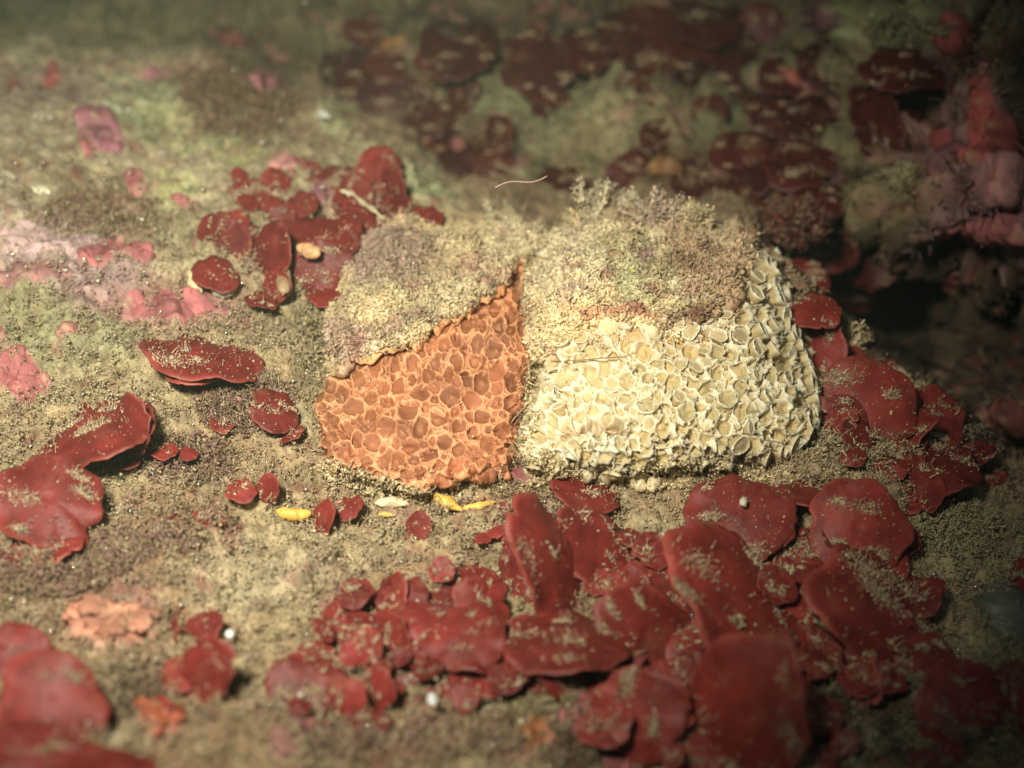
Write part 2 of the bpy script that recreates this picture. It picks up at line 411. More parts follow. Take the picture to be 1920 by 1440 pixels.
PATCHB = [(150, 30, 260, 80, 0, OLIVE * 1.2, .8), (400, 30, 120, 50, 0, OLIVE * .9, .8), (820, 60, 100, 60, 0, DARK * .7, .9), (1050, 60, 160, 60, 0, DARK, .8), (1270, 90, 130, 80, 0, RED * .35, .8), (940, 190, 60, 50, 0, GREENY * .8, .8),  # DARK entries paint the shade of the crevice and top hollows
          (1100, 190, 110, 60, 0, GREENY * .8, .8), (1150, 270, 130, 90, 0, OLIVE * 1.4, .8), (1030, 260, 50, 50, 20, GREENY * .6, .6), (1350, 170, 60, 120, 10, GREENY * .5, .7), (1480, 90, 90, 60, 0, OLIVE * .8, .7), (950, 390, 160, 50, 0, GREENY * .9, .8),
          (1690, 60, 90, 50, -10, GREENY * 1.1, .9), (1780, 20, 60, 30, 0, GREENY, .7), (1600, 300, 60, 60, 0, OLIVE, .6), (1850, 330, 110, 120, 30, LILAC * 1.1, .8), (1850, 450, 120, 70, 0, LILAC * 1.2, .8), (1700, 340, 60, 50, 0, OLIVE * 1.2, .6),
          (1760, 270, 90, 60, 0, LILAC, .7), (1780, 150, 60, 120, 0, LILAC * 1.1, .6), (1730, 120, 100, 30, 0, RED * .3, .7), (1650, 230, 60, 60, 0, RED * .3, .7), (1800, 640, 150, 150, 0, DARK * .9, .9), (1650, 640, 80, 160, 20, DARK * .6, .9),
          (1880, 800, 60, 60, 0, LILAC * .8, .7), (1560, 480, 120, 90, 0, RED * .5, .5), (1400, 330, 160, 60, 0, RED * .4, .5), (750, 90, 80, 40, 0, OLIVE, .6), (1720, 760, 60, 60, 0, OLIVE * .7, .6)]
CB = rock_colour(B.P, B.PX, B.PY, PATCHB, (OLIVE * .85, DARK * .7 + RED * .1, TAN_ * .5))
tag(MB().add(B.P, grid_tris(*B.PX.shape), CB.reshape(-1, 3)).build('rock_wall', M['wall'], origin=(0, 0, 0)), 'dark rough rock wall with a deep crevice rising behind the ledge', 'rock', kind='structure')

# ------------------------------------------------------------------ the two sponges
ORANGE = [(592, 800), (598, 745), (625, 705), (648, 665), (622, 640), (640, 560), (648, 480), (700, 432), (780, 420), (860, 428), (940, 424), (1004, 432), (1012, 450), (1000, 490), (984, 560), (992, 610), (1000, 680), (990, 760), (968, 850), (948, 892), (900, 908),
          (850, 905), (780, 928), (700, 902), (622, 884), (608, 840)]
OCRUST = [(612, 640), (640, 560), (640, 480), (690, 425), (780, 412), (860, 422), (940, 415), (1010, 422), (1022, 445), (1002, 478), (965, 492), (952, 512), (936, 535), (900, 552), (880, 570), (868, 588), (830, 598), (800, 612), (778, 640), (740, 643), (700, 662), (664, 672), (640, 700), (618, 690)]
CREAM = [(1000, 886), (974, 860), (978, 800), (1004, 745), (1018, 700), (1000, 640), (990, 560), (996, 486), (1020, 450), (1100, 430), (1240, 418), (1330, 428), (1410, 445), (1452, 495), (1478, 560), (1502, 640), (1532, 700), (1538, 780),
         (1500, 830), (1430, 860), (1340, 876), (1200, 890), (1080, 890)]
CCRUST = [(1012, 700), (992, 640), (984, 560), (990, 480), (1015, 448), (1060, 428), (1100, 416), (1160, 418), (1220, 408), (1250, 420), (1310, 424), (1340, 434), (1405, 440), (1420, 470), (1400, 510), (1370, 560), (1340, 590), (1290, 610), (1220, 618), (1150, 606), (1100, 612), (1070, 640), (1040, 660)]

def thick(px, py, poly, T, w, warp=0, seed=0):
    q = np.stack([px / 100, py / 100, px * 0], -1)
    d = sdf(px, py, poly)
    if warp: d = d + perlin(q, 3.5, seed) * warp + perlin(q, 9, seed + 1) * warp * .5
    t = np.clip((d + 4) / w, 0, 1)
    return T * np.sqrt(1 - (1 - t) ** 2) * 1.0 - .5 * (1 - sstep(d, -16, -2)), d
Asm = Sheet(np.arange(500, 1720, 12.), np.arange(300, 1020, 12.), lambda x, y: A.depth(x, y))   # the ledge under the sponges
def dOr(px, py):
    t, d = thick(px, py, ORANGE, .75, 70, 11, 3)
    return Asm.depth(px, py) - t - .35 * sstep(px, 600, 760) * sstep(1010 - px, 0, 190), d
def dCr(px, py):
    t, d = thick(px, py, CREAM, 1.35, 120, 12, 13)
    return Asm.depth(px, py) - t, d

def scatter_cells(poly, rmin, rmax, n, sizefun=None, overlap=.86, margin=-6):
    p = np.array(poly); lo = p.min(0); hi = p.max(0)
    cs = []
    C = np.empty((0, 3))
    cand = rng.uniform(lo, hi, size=(n, 2)); d = sdf(cand[:, 0], cand[:, 1], poly)
    cand = cand[d > margin]
    m = len(cand)
    rr = rmin + (rmax - rmin) * np.clip(1.0 - np.arange(m) / m * 1.15, 0, 1) ** 1.6 * rng.uniform(.55, 1, m)
    if sizefun is not None: rr = rr * sizefun(cand[:, 0], cand[:, 1])
    arr = np.zeros((m, 3)); k = 0
    for (x, y), r in zip(cand, rr):
        if k:
            q = arr[:k]
            if np.any(np.hypot(q[:, 0] - x, (q[:, 1] - y) * .88) < (q[:, 2] + r) * overlap): continue
        arr[k] = (x, y, r); k += 1
    return arr[:k]
def cell_field(PX, PY, cells, step, x0, y0, asp):
    F1 = np.full(PX.shape, 9.0); F2 = np.full(PX.shape, 9.0); TH = np.zeros(PX.shape); ID = np.zeros(PX.shape, int)
    wx = perlin(np.stack([PX / 100, PY / 100, PX * 0], -1), 5, 3) * 5.5 + perlin(np.stack([PX / 100, PY / 100, PX * 0], -1), 13, 4) * 1.8; wy = perlin(np.stack([PX / 100, PY / 100, PX * 0], -1), 5, 8) * 5.5 + perlin(np.stack([PX / 100, PY / 100, PX * 0], -1), 13, 9) * 1.8
    for k, (cx, cy, r) in enumerate(cells):
        R_ = r * 2.4 * 1.3
        i0 = max(int((cx - R_ - x0) / step), 0); i1 = int((cx + R_ - x0) / step) + 1
        j0 = max(int((cy - R_ - y0) / step), 0); j1 = int((cy + R_ - y0) / step) + 1
        sl = (slice(j0, j1), slice(i0, i1))
        X = PX[sl] + wx[sl] - cx; Y = PY[sl] + wy[sl] - cy
        f = np.sqrt((X * asp[k][0] + Y * asp[k][1]) ** 2 + (Y * asp[k][2] - X * asp[k][1] * .4) ** 2) / r
        a, b = F1[sl], F2[sl]
        new = f < a
        F2[sl] = np.where(new, a, np.minimum(b, f)); F1[sl] = np.where(new, f, a)
        TH[sl] = np.where(new, np.arctan2(Y, X), TH[sl]); ID[sl] = np.where(new, k, ID[sl])
    return F1, F2, TH, ID

def smooth_sheet(xs, ys, dfun):
    s = Sheet.__new__(Sheet); s.xs, s.ys = xs, ys
    s.PX, s.PY = np.meshgrid(xs, ys); s.D, s.S = dfun(s.PX, s.PY)
    s.P = pos(s.PX, s.PY, s.D); s.N = normals(s.P); s.N0 = s.N
    return s

# -- orange sponge
st = 1.7
xs = np.arange(570, 1030, st); ys = np.arange(395, 950, st)
OS = smooth_sheet(xs, ys, dOr)
cells = scatter_cells(ORANGE, 6.0, 21, 5200, lambda x, y: np.where(y < 640, .85, 1.0), .80)
asp = [(1.0 + rng.uniform(-.12, .16) + (.25 if c[1] < 720 else 0), rng.uniform(-.25, .25), 1.0 + rng.uniform(-.15, .1) - (.15 if c[1] < 720 else 0)) for c in cells]
F1, F2, TH, ID = cell_field(OS.PX, OS.PY, cells, st, xs[0], ys[0], asp)
kr = rng.integers(7, 15, len(cells))[ID]; ph = rng.uniform(0, 6.28, len(cells)); side = rng.uniform(0, 6.28, len(cells)); dark = rng.uniform(.7, 1.15, len(cells))[ID]; rimw = rng.uniform(.5, 1.5, len(cells))[ID]
q = OS.P
wn = 1 + .5 * perlin(q, 2.5, 101)
net = np.exp(-((F2 - F1) / (.15 * wn * rimw)) ** 2) * sstep(F1, .45, .8)
ring = np.exp(-((F1 - 1.02) / (.085 * wn)) ** 2)
rim = np.clip(np.maximum(net * .9, ring), 0, 1) * (.35 + .65 * sstep(fbm(q, 2.2, 2, 105), -.5, .1))
ridge = np.maximum(0, np.cos(kr * TH * .5 + ph[ID])) ** 14 * sstep(F1, .5, .8) * (1 - sstep(F1, .95, 1.1)) * sstep(np.cos(TH - side[ID]), -.1, .5)
rimT = np.clip(rim + ridge * .8, 0, 1)
floor = (1 - sstep(F1, .55, .95))
gap = sstep(F1, 1.15, 1.5)
mid = np.exp(-(F1 / .28) ** 2) * (np.sin(ID * 12.9) > .2)
creases = np.exp(-(perlin(q, .9, 111) / .05) ** 2) * .7
h = -.022 * floor + .034 * rimT - .04 * gap * (1 - net) + .03 * mid - .13 * creases * (1 - rimT * .5) + .07 * fbm(q, .8, 2, 113)
OS.P = OS.P + OS.N * h[..., None]; OS.N = normals(OS.P)
cf = np.array([.39, .14, .058]); cr = np.array([.86, .42, .20]); cg = np.array([.34, .11, .045])
cbase = cf * dark[..., None] * (1 - gap[..., None]) + cg * gap[..., None]
nn = sstep(fbm(q, 1.0, 2, 115), -.4, .5)[..., None]
cbase = cbase * (.82 + .3 * nn)
brown_side = ((1 - sstep(OS.PX, 590, 720)) * sstep(820 - OS.PY, 0, 90))[..., None]   # weathered, silty left shoulder
cbase = cbase * (1 - brown_side * .55) + np.array([.24, .12, .055]) * brown_side * .55
C = cbase * (1 - rimT[..., None]) + cr * rimT[..., None]
C = C * (1 - mid[..., None] * .35) + cr * .9 * mid[..., None] * .35
redge = (sstep(OS.PX - 955 + (OS.PY - 700) * .12, 0, 22))[..., None] * .4 * sstep(perlin(q, 1.2, 119), -.4, .3)[..., None]
C = C * (1 - redge) + np.array([.50, .13, .065]) * redge
CO = C
keep = OS.S > -14
root_o = thing('crater_sponge', OS.at(790, 900), 'orange sponge covered in pale rimmed craters, half hidden under a silty cap', 'sponge', 'crater sponges side by side on the ledge')
mb = MB()
V, T, C2 = compact(OS.P.reshape(-1, 3), grid_tris(*OS.PX.shape, keep), CO.reshape(-1, 3)); mb.add(V, T, C2)
mb.build('sponge_body', M['sponge'], root_o)
dust = MB()
turf_cover_later = [(600, 790), (640, 680), (720, 660), (980, 560), (1000, 620), (980, 840), (940, 900), (780, 925), (620, 880)]

def turf_cover(mb, sheet, poly, n_fl, n_st, colf, fl=(.02, .06), sl=(.08, .3), dmin=2, up=None, weight=None):
    p = np.array(poly); lo = p.min(0); hi = p.max(0)
    for kind, n in (('f', n_fl), ('s', n_st)):
        c = rng.uniform(lo, hi, size=(int(n * 2.2), 2)); d = sdf(c[:, 0], c[:, 1], poly)
        k = d > dmin
        k &= rng.uniform(size=len(c)) < (.12 + .88 * sstep(perlin(np.stack([c[:, 0] / 100, c[:, 1] / 100, c[:, 0] * 0], -1), 3.2, 88), -.25, .3) if kind == 's' else 1)
        if weight is not None: k &= rng.uniform(size=len(c)) < weight(c[:, 0], c[:, 1])
        c = c[k][:n]
        P = sheet.at(c[:, 0], c[:, 1]); N = sheet.at(c[:, 0], c[:, 1], sheet.N)
        col = colf(P, c[:, 0], c[:, 1]) * rng.uniform(.8, 1.25, (len(c), 1))
        if kind == 'f':
            s = np.minimum(fl[0] * rng.uniform(.25, 1, len(c)) ** -1.3, fl[1] * 1.5)
            flakes(mb, P + N * rng.uniform(0, .06, (len(c), 1)), s, col, .4)
        else:
            strands(mb, P, N, rng.uniform(sl[0], sl[1], len(c)) * rng.uniform(.4, 1.2, len(c)), rng.uniform(.012, .028, len(c)), col, up=up, segs=3, curl=1.0)

# silt cap of the orange sponge with its overhanging lower edge
def crust_sheet(name, base, poly, xs, ys, T, w, relief, seed):
    def df(px, py):
        t, d = thick(px, py, poly, T, w, 7, seed)
        return base.depth(px, py) - t, d
    s = smooth_sheet(xs, ys, df)
    s.P = s.P + s.N * relief(s.P, s.PX, s.PY)[..., None]; s.N = normals(s.P)
    return s
def rough(P, px, py):
    return .20 * fbm(P, 1.3, 3, 121) + .07 * fbm(P, 5, 2, 125) + .06 * (1 - 2 * np.abs(perlin(P, 3, 127)))
OSs = smooth_sheet(np.arange(570, 1040, 8.), np.arange(380, 960, 8.), dOr)
tcol = lambda P, x, y: np.repeat((TAN_ * 1.1)[None], len(x), 0)
turf_cover(dust, OS, turf_cover_later, 900, 90, tcol, (.008, .028), (.05, .14), weight=lambda x, y: .10 + .9 * np.clip(sstep(y, 840, 910) + sstep(700 - x, 0, 90) * .7 + sstep(x, 960, 990), 0, 1) * (perlin(np.stack([x / 100, y / 100, x * 0], -1), 3, 77) > -.1))
dust.build('silt_dusting', M['grain'], root_o)['kind'] = 'stuff'
OC = crust_sheet('oc', OSs, OCRUST, np.arange(595, 1040, 2.6), np.arange(395, 715, 2.6), .42, 16, rough, 31)
CRO = [(700, 470, 90, 60, 0, MAUVE * .75, .7), (660, 640, 60, 40, 0, MAUVE * .9, .5), (780, 500, 130, 50, 0, np.array([.30, .21, .13]), .6), (900, 480, 80, 60, 0, TAN_ * 1.25, .6), (960, 450, 60, 40, 0, PALE, .6), (830, 570, 140, 30, -25, PALE * .95, .5), (880, 500, 40, 20, -20, PINKISH * 1.1, .4)]
ocol = lambda P, x, y: rock_colour(P, x, y, CRO, (TAN_ * 1.15, TAN_ * .6 + BROWN * .6, PALE * 1.1))
mb = MB()
V, T, C2 = compact(OC.P.reshape(-1, 3), grid_tris(*OC.PX.shape, OC.S > -8), ocol(OC.P, OC.PX, OC.PY).reshape(-1, 3)); mb.add(V, T, C2)
turf_cover(mb, OC, OCRUST, 14000, 3200, ocol, (.016, .06), (.08, .24))
mb.build('silt_cap', M['grain'], root_o)
# curled orange margin under the cap
edge = [(612, 700), (640, 690), (664, 676), (700, 666), (740, 650), (778, 645), (802, 618), (835, 604), (868, 592), (884, 574), (905, 556), (938, 538), (955, 514), (966, 496), (1000, 480)]
e = np.array(edge, float); tt = np.linspace(0, len(e) - 1, 90); ex = np.interp(tt, np.arange(len(e)), e[:, 0]); ey = np.interp(tt, np.arange(len(e)), e[:, 1])
ey = ey + 3 * np.sin(tt * 5.1) + 2 * np.sin(tt * 11.7)
ep = pos(ex, ey, OSs.depth(ex, ey) - .30)
q1 = np.stack([tt * .9, tt * 0, tt * 0], -1)
wd = .05 + .17 * sstep(perlin(q1, 1.1, 7), -.25, .5) + .04 * perlin(q1, 3, 9); wd *= np.minimum(1, np.minimum(tt, tt[-1] - tt) / .8) * .9 + .1
wv = .06 * perlin(q1, 1.3, 13)
rows = []
for (a_, b_) in ((.30, .10), (.12, -.02), (-.2, -.10), (-.62, -.10), (-.95, -.02), (-1.0, .06), (-.7, .10)):
    rows.append(ep + U * (wd * a_ * 1.0)[:, None] + F * (wd * b_ * 1.3 + wv)[:, None])
Pm = np.stack(rows, 0)
ec = np.array([.80, .36, .15]) * (1 + .22 * perlin(q1, 2.3, 17))[:, None]; ec[:28] = ec[:28] * .6 + np.array([.88, .50, .2]) * .4
mb = MB(); mb.add(Pm, grid_tris(*Pm.shape[:2]), np.tile(ec, (7, 1)))
ke = rng.integers(0, 90, 700); flakes(mb, ep[ke] + U * rng.uniform(-.02, .16, (700, 1)) - F * rng.uniform(0, .06, (700, 1)) + rng.normal(0, .05, (700, 3)), rng.uniform(.012, .045, 700), np.repeat((TAN_ * 1.1)[None], 700, 0) * rng.uniform(.8, 1.2, (700, 1)))
mb.build('curled_edge', M['sponge'], root_o)

# -- cream sponge
st = 1.8
xs = np.arange(955, 1565, st); ys = np.arange(385, 915, st)
CS = smooth_sheet(xs, ys, dCr)
CSs = smooth_sheet(np.arange(950, 1580, 8.), np.arange(370, 930, 8.), dCr)
cells = scatter_cells(CREAM, 4.2, 18, 7500, lambda x, y: np.where((x < 1180) & (y > 730), .86, 1.0) * np.where(x > 1350, 1.1, 1), .84)
asp = [(1.0 + rng.uniform(-.1, .15), rng.uniform(-.2, .2), 1.0 + rng.uniform(-.2, .1)) for c in cells]
F1, F2, TH, ID = cell_field(CS.PX, CS.PY, cells, st, xs[0], ys[0], asp)
kr = rng.integers(9, 19, len(cells))[ID]; ph = rng.uniform(0, 6.28, len(cells)); side = rng.uniform(0, 6.28, len(cells)); tone = rng.uniform(0, 1, len(cells))[ID]
q = CS.P
white = (1 - sstep(np.hypot((CS.PX - 1090) / 150, (CS.PY - 770) / 90), .6, 1.4))
wn = 1 + .4 * perlin(q, 2.5, 131)
ring = np.exp(-((F1 - 1.0) / (.10 * wn)) ** 2)
net = np.exp(-((F2 - F1) / .16) ** 2) * sstep(F1, .6, .9)
rim = np.clip(np.maximum(ring, net * .8), 0, 1)
ridge = np.maximum(0, np.cos(kr * TH * .5 + ph[ID])) ** 12 * sstep(F1, .5, .82) * (1 - sstep(F1, .95, 1.1)) * sstep(np.cos(TH - side[ID]), -.2, .4)
rimT = np.clip(rim + ridge * .8, 0, 1)
floor = 1 - sstep(F1, .55, .95); gap = sstep(F1, 1.1, 1.45)
dome = np.where(np.sin(ID * 7.7) > -.2, 1, 0) * (1 - sstep(F1, 0, 1.0))
lift = (np.sin(ID * 3.1) * .5 + .5) * .12 * (1 - sstep(F1, .9, 1.2))
crack = np.exp(-((CS.PY - 815 - 22 * np.sin(CS.PX / 38) - (CS.PX - 1100) * .14) / 9) ** 2) * sstep(CS.PX, 1040, 1080) * sstep(1190 - CS.PX, 0, 30)
h = -.09 * floor + .05 * dome + .05 * rimT - .16 * gap * (1 - net * .7) + lift + .09 * fbm(q, .9, 2, 133) - .25 * crack
CS.P = CS.P + CS.N * h[..., None]; CS.N = normals(CS.P)
f1 = np.array([.60, .45, .20]); f2 = np.array([.48, .39, .19]); cr = np.array([.92, .84, .60]); cg = np.array([.48, .35, .16])
C = f1 * tone[..., None] + f2 * (1 - tone[..., None])
up_ = (sstep(700 - CS.PY, 0, 80) * (1 - sstep(CS.PX, 1290, 1380)))[..., None]
C = C * (1 - up_ * .6) + np.array([.66, .44, .21]) * up_ * .6
C = C * (1 - gap[..., None]) + cg * gap[..., None]
C = C * (1 - white[..., None] * .06) + np.array([.9, .87, .8]) * white[..., None] * .06
cr2 = cr * (1 - up_ * .25)
C = C * (1 - rimT[..., None]) + cr2 * rimT[..., None]
C = C * (1 - crack[..., None] * .7) + np.array([.45, .25, .12]) * crack[..., None] * .7
low = (sstep(CS.PY + 14 * perlin(q, 1.5, 141) - 850 + (CS.PX - 1050) * .06, 0, 45))[..., None]
C = C * (1 - low * .6) + TAN_ * 1.2 * low * .6
CC_ = C
root_c = thing('crater_sponge', CS.at(1240, 870), 'cream white sponge with bulging pale cups, larger than its orange neighbour', 'sponge', 'crater sponges side by side on the ledge')
mb = MB()
V, T, C2 = compact(CS.P.reshape(-1, 3), grid_tris(*CS.PX.shape, CS.S > -14), CC_.reshape(-1, 3)); mb.add(V, T, C2)
def cup(mb, P, n, r, hgt, tone, k):
    n = n / np.linalg.norm(n)
    a = np.cross(n, rng.normal(size=3)); a /= np.linalg.norm(a); b = np.cross(n, a)
    S = 30
    th = np.arange(S) * 2 * math.pi / S
    prof = [(.6, -.6, 0), (.78, 0, 0), (.93, .55, 0), (1.0, .9, .3), (1.0, 1.03, 1), (.95, 1.05, 1), (.90, .96, .4), (.78, .86, 0), (.4, .96, 0), (.15, 1.0, 0)]
    kk = rng.integers(8, 15); p0 = rng.uniform(0, 6.28); sd = rng.uniform(0, 6.28)
    el = 1 + .16 * np.cos(2 * th + rng.uniform(0, 6)) + .06 * np.cos(3 * th + rng.uniform(0, 6)) + .03 * rng.normal(size=S)
    V = []; C = []
    fc = np.array([.58, .45, .22]) * tone; rc = np.array([.92, .85, .62])
    for (pr, pz, rm) in prof:
        rg = np.maximum(0, np.cos(kk * th + p0)) ** 3 * sstep(np.cos(th - sd), -.5, .3)
        sp = rg * (pr > .6) * (pz > .6)
        rr = r * pr * el
        z = hgt * pz + r * .14 * sp * (pr < .95) + r * .10 * rg * (rm > .9)
        V.append(P + np.outer(np.cos(th) * rr, a) + np.outer(np.sin(th) * rr, b) + np.outer(z, n))
        m = np.clip(rm + .85 * sp, 0, 1)[:, None]
        C.append(fc * (1 - m) + rc * m)
    V = np.vstack(V + [(P + n * hgt * .84)[None]]); C = np.vstack(C + [fc[None]])
    V[-1] = P + n * hgt * 1.0
    T = []
    L = len(prof)
    for i in range(L - 1):
        for j in range(S):
            x, y = i * S + j, i * S + (j + 1) % S
            T += [[x, y, y + S], [x, y + S, x + S]]
    for j in range(S): T.append([(L - 1) * S + j, (L - 1) * S + (j + 1) % S, L * S])
    mb.add(V, T, C)
nc = 0
for (cx, cy, r) in cells:
    inside = sdf(np.array([cx]), np.array([cy]), CCRUST)[0] < 4
    lowc = cy > 855 - (cx - 1050) * .06
    pr = .34 if cx > 1330 else .14
    if not inside or lowc or r < 6.5 or rng.uniform() > pr: continue
    P = CSs.at(cx, cy); n = CSs.at(cx, cy, CSs.N)
    n = n + rng.normal(0, .15, 3) + U * .12 + R * (.2 if cx > 1380 else 0)
    cup(mb, P + n * .02, n, r * .0100, rng.uniform(.05, .12) + (.06 if cx > 1400 else 0), rng.uniform(.85, 1.12), 0); nc += 1
for t in np.linspace(0, 1, 30):                # cups along the right hand rim, seen against the algae
    e = np.array([(1418, 470), (1452, 520), (1470, 570), (1482, 620), (1506, 660), (1524, 705), (1532, 760), (1520, 810), (1480, 838), (1430, 862)], float)
    x = np.interp(t * 9, np.arange(10), e[:, 0]) + rng.uniform(-10, 4); y = np.interp(t * 9, np.arange(10), e[:, 1])
    P = CSs.at(x - 8, y); n = CSs.at(x - 8, y, CSs.N) * .8 + R * .8 + rng.normal(0, .25, 3)
    cup(mb, P, n, rng.uniform(.10, .19), rng.uniform(.10, .18), rng.uniform(.85, 1.05), 0)
mb.build('sponge_body', M['sponge'], root_c)
dust = MB()
turf_cover(dust, CS, CREAM, 2600, 260, tcol, (.008, .03), (.05, .15), weight=lambda x, y: .08 + .92 * np.clip(sstep(y, 800, 880) + sstep(x, 1400, 1500) * .6 + sstep(640 - y, 0, 60) * .6, 0, 1) * (perlin(np.stack([x / 100, y / 100, x * 0], -1), 2.4, 78) > -.15))
dust.build('silt_dusting', M['grain'], root_c)['kind'] = 'stuff'
CC = crust_sheet('cc', CSs, CCRUST, np.arange(965, 1440, 2.6), np.arange(360, 720, 2.6), .24, 60, rough, 47)
YEL = np.array([.55, .48, .12])
CRC = [(1200, 500, 90, 50, 10, np.array([.40, .40, .20]), .45), (1240, 560, 80, 30, 0, np.array([.36, .37, .2]), .4), (1180, 520, 30, 25, 0, np.array([.5, .52, .3]), .4), (1330, 480, 90, 60, 20, np.array([.38, .22, .13]), .7), (1330, 580, 80, 30, -20, np.array([.36, .19, .11]), .7),
       (1160, 598, 90, 16, 3, np.array([.62, .30, .16]), .8), (1060, 500, 70, 70, 0, PALE, .7), (1210, 485, 26, 12, 0, MAUVE, .7), (1290, 430, 80, 30, 0, TAN_ * 1.1, .5), (1100, 440, 70, 30, 0, PALE * 1.1, .6)]
ccol = lambda P, x, y: rock_colour(P, x, y, CRC, (TAN_ * 1.25, TAN_ * .8 + BROWN * .6, PALE * 1.1))
mb = MB()
V, T, C2 = compact(CC.P.reshape(-1, 3), grid_tris(*CC.PX.shape, CC.S > -8), ccol(CC.P, CC.PX, CC.PY).reshape(-1, 3)); mb.add(V, T, C2)
turf_cover(mb, CC, CCRUST, 19000, 4200, ccol, (.016, .062), (.08, .24))
# the crest is shaggier
crest = [(1000, 470), (1015, 445), (1060, 428), (1160, 418), (1250, 412), (1340, 432), (1420, 440), (1420, 470), (1300, 450), (1100, 440)]
turf_cover(mb, CC, crest, 900, 420, ccol, (.02, .06), (.10, .3), up=U * .9)
fray = [(1040, 600), (1150, 590), (1300, 590), (1400, 520), (1425, 560), (1340, 640), (1200, 650), (1080, 660), (1030, 720), (1015, 640)]
turf_cover(mb, CSs, fray, 2600, 420, ccol, (.012, .05), (.06, .2))
mb.build('silt_cap', M['grain'], root_c)

# ------------------------------------------------------------------ standing tufts of turf and hydroids
G_TUFT = 'turf tufts standing on the sponge crests'
def tuft(px, py_base, py_top, lean, label, n=9, knob=True, col=TAN_ * 1.3, sheet=None, spread=.5, group=G_TUFT):
    sheet = sheet or CC
    P0 = sheet.at(px, py_base)
    D = (P0 - O) @ F
    H = (py_base - py_top) * D * TAN / 960
    mb = MB()
    for k in range(int(n * 1.5)):
        f = rng.uniform(.4, 1.0) if k else 1.0
        l = lean + rng.normal(0, spread * .35)
        pts = [P0 + R * rng.uniform(-.16, .16) * spread + F * rng.uniform(-.1, .1)]
        d = U + R * l; d = d / np.linalg.norm(d)
        for s_ in range(5):
            d = d + rng.normal(0, .22, 3); d /= np.linalg.norm(d)
            pts.append(pts[-1] + d * H * f / 5)
        rr = np.array([.05, .036, .026, .02, .02, .014]) * rng.uniform(.7, 1.2)
        if knob: rr[3:5] *= 1.5
        c = col * rng.uniform(.7, 1.25)
        tube(mb, pts, rr, c, 6)
        for s_ in range(1, 6):                # side branchlets and clinging silt
            m = 4
            strands(mb, np.repeat(pts[s_][None], m, 0), np.repeat(d[None], m, 0), rng.uniform(.06, .2, m), np.full(m, .014), np.repeat((c * 1.1)[None], m, 0), curl=.8)
            flakes(mb, pts[s_] + rng.normal(0, .055, (15, 3)), rng.uniform(.015, .06, 15), c * rng.uniform(.75, 1.25, (15, 1)))
    o = mb.build('turf_tuft', M['grain'], origin=P0)
    tag(o, label, 'turf tuft', group)
tuft(1106, 425, 336, .05, 'tallest forked tuft on the crest of the cream sponge', 13, True, PALE * .95, spread=.8)
tuft(1128, 420, 362, .1, 'short clubbed tuft just right of the tallest forked one', 5, True, TAN_ * 1.35, spread=.5)
tuft(1180, 420, 368, .0, 'squarish pale tuft in the middle of the crest of the cream sponge', 12, False, PALE * .9, spread=1.0)
tuft(1230, 430, 358, .25, 'shaggy pinkish tuft leaning right on the cream sponge crest', 17, True, np.array([.55, .42, .28]), spread=1.2)
tuft(1292, 432, 392, .1, 'low knobbly tuft near the right end of the cream sponge crest', 15, False, TAN_ * 1.15, spread=1.2)
tuft(1085, 430, 395, -.3, 'small tuft leaning left below the tallest forked tuft', 7, False, TAN_ * 1.3, spread=.9)
tuft(921, 432, 386, .0, 'single pale stalk with a pointed bulb standing on the silt cap of the orange sponge', 1, True, PALE * 1.1, sheet=OC, spread=.1)
tuft(1590, 655, 600, .7, 'branching pale twig over the red algae right of the cream sponge', 6, False, TAN_ * 1.1, sheet=A, spread=1.0, group=None)

# dusty brown red turf clump behind the right shoulder of the cream sponge
def clump(px, py, rx, ry, name, label, cat, n, cols, sheet, lift, length=(.1, .35), group=None):
    P0 = sheet.at(px, py); N0 = sheet.at(px, py, sheet.N0)
    mb = MB()
    th = rng.uniform(0, 6.28, n); r = np.sqrt(rng.uniform(0, 1, n))
    x = px + rx * r * np.cos(th); y = py + ry * r * np.sin(th)
    P = sheet.at(x, y) - F * (lift * np.sqrt(np.maximum(0, 1 - r * r)))[:, None] * rng.uniform(.0, 1, (n, 1))
    ci = rng.integers(0, len(cols), n); col = np.array(cols)[ci] * rng.uniform(.6, 1.3, (n, 1))
    m = n // 2
    flakes(mb, P[:m], np.minimum(.018 * rng.uniform(.2, 1, m) ** -1.1, .08) * (1 if sheet is A else 1.7), col[:m]); nn_ = np.repeat(-F[None], n - m, 0) + U * .5
    strands(mb, P[m:], nn_, rng.uniform(length[0], length[1], n - m), rng.uniform(.01, .025, n - m), col[m:])
    return tag(mb.build(name, M['grain'], origin=P0), label, cat, group)
clump(1490, 420, 62, 45, 'turf_clump', 'dusty brown red turf clump behind the right shoulder of the cream sponge', 'turf clump', 1500, [np.array([.20, .09, .06]), np.array([.26, .17, .10]), RED], Sheet(np.arange(1380, 1620, 20.), np.arange(330, 560, 20.), lambda x, y: x * 0 + 31.0), .8)
clump(1690, 335, 20, 26, 'turf_clump', 'pale olive lump hanging in the gap of the dark wall', 'turf clump', 350, [OLIVE * 2, TAN_], Sheet(np.arange(1600, 1800, 20.), np.arange(250, 450, 20.), lambda x, y: x * 0 + 30.8), .5)
clump(1700, 70, 70, 26, 'turf_clump', 'wide pale green turf clump at the top right of the wall', 'turf clump', 900, [GREENY, OLIVE * 1.5], B, 1.2)

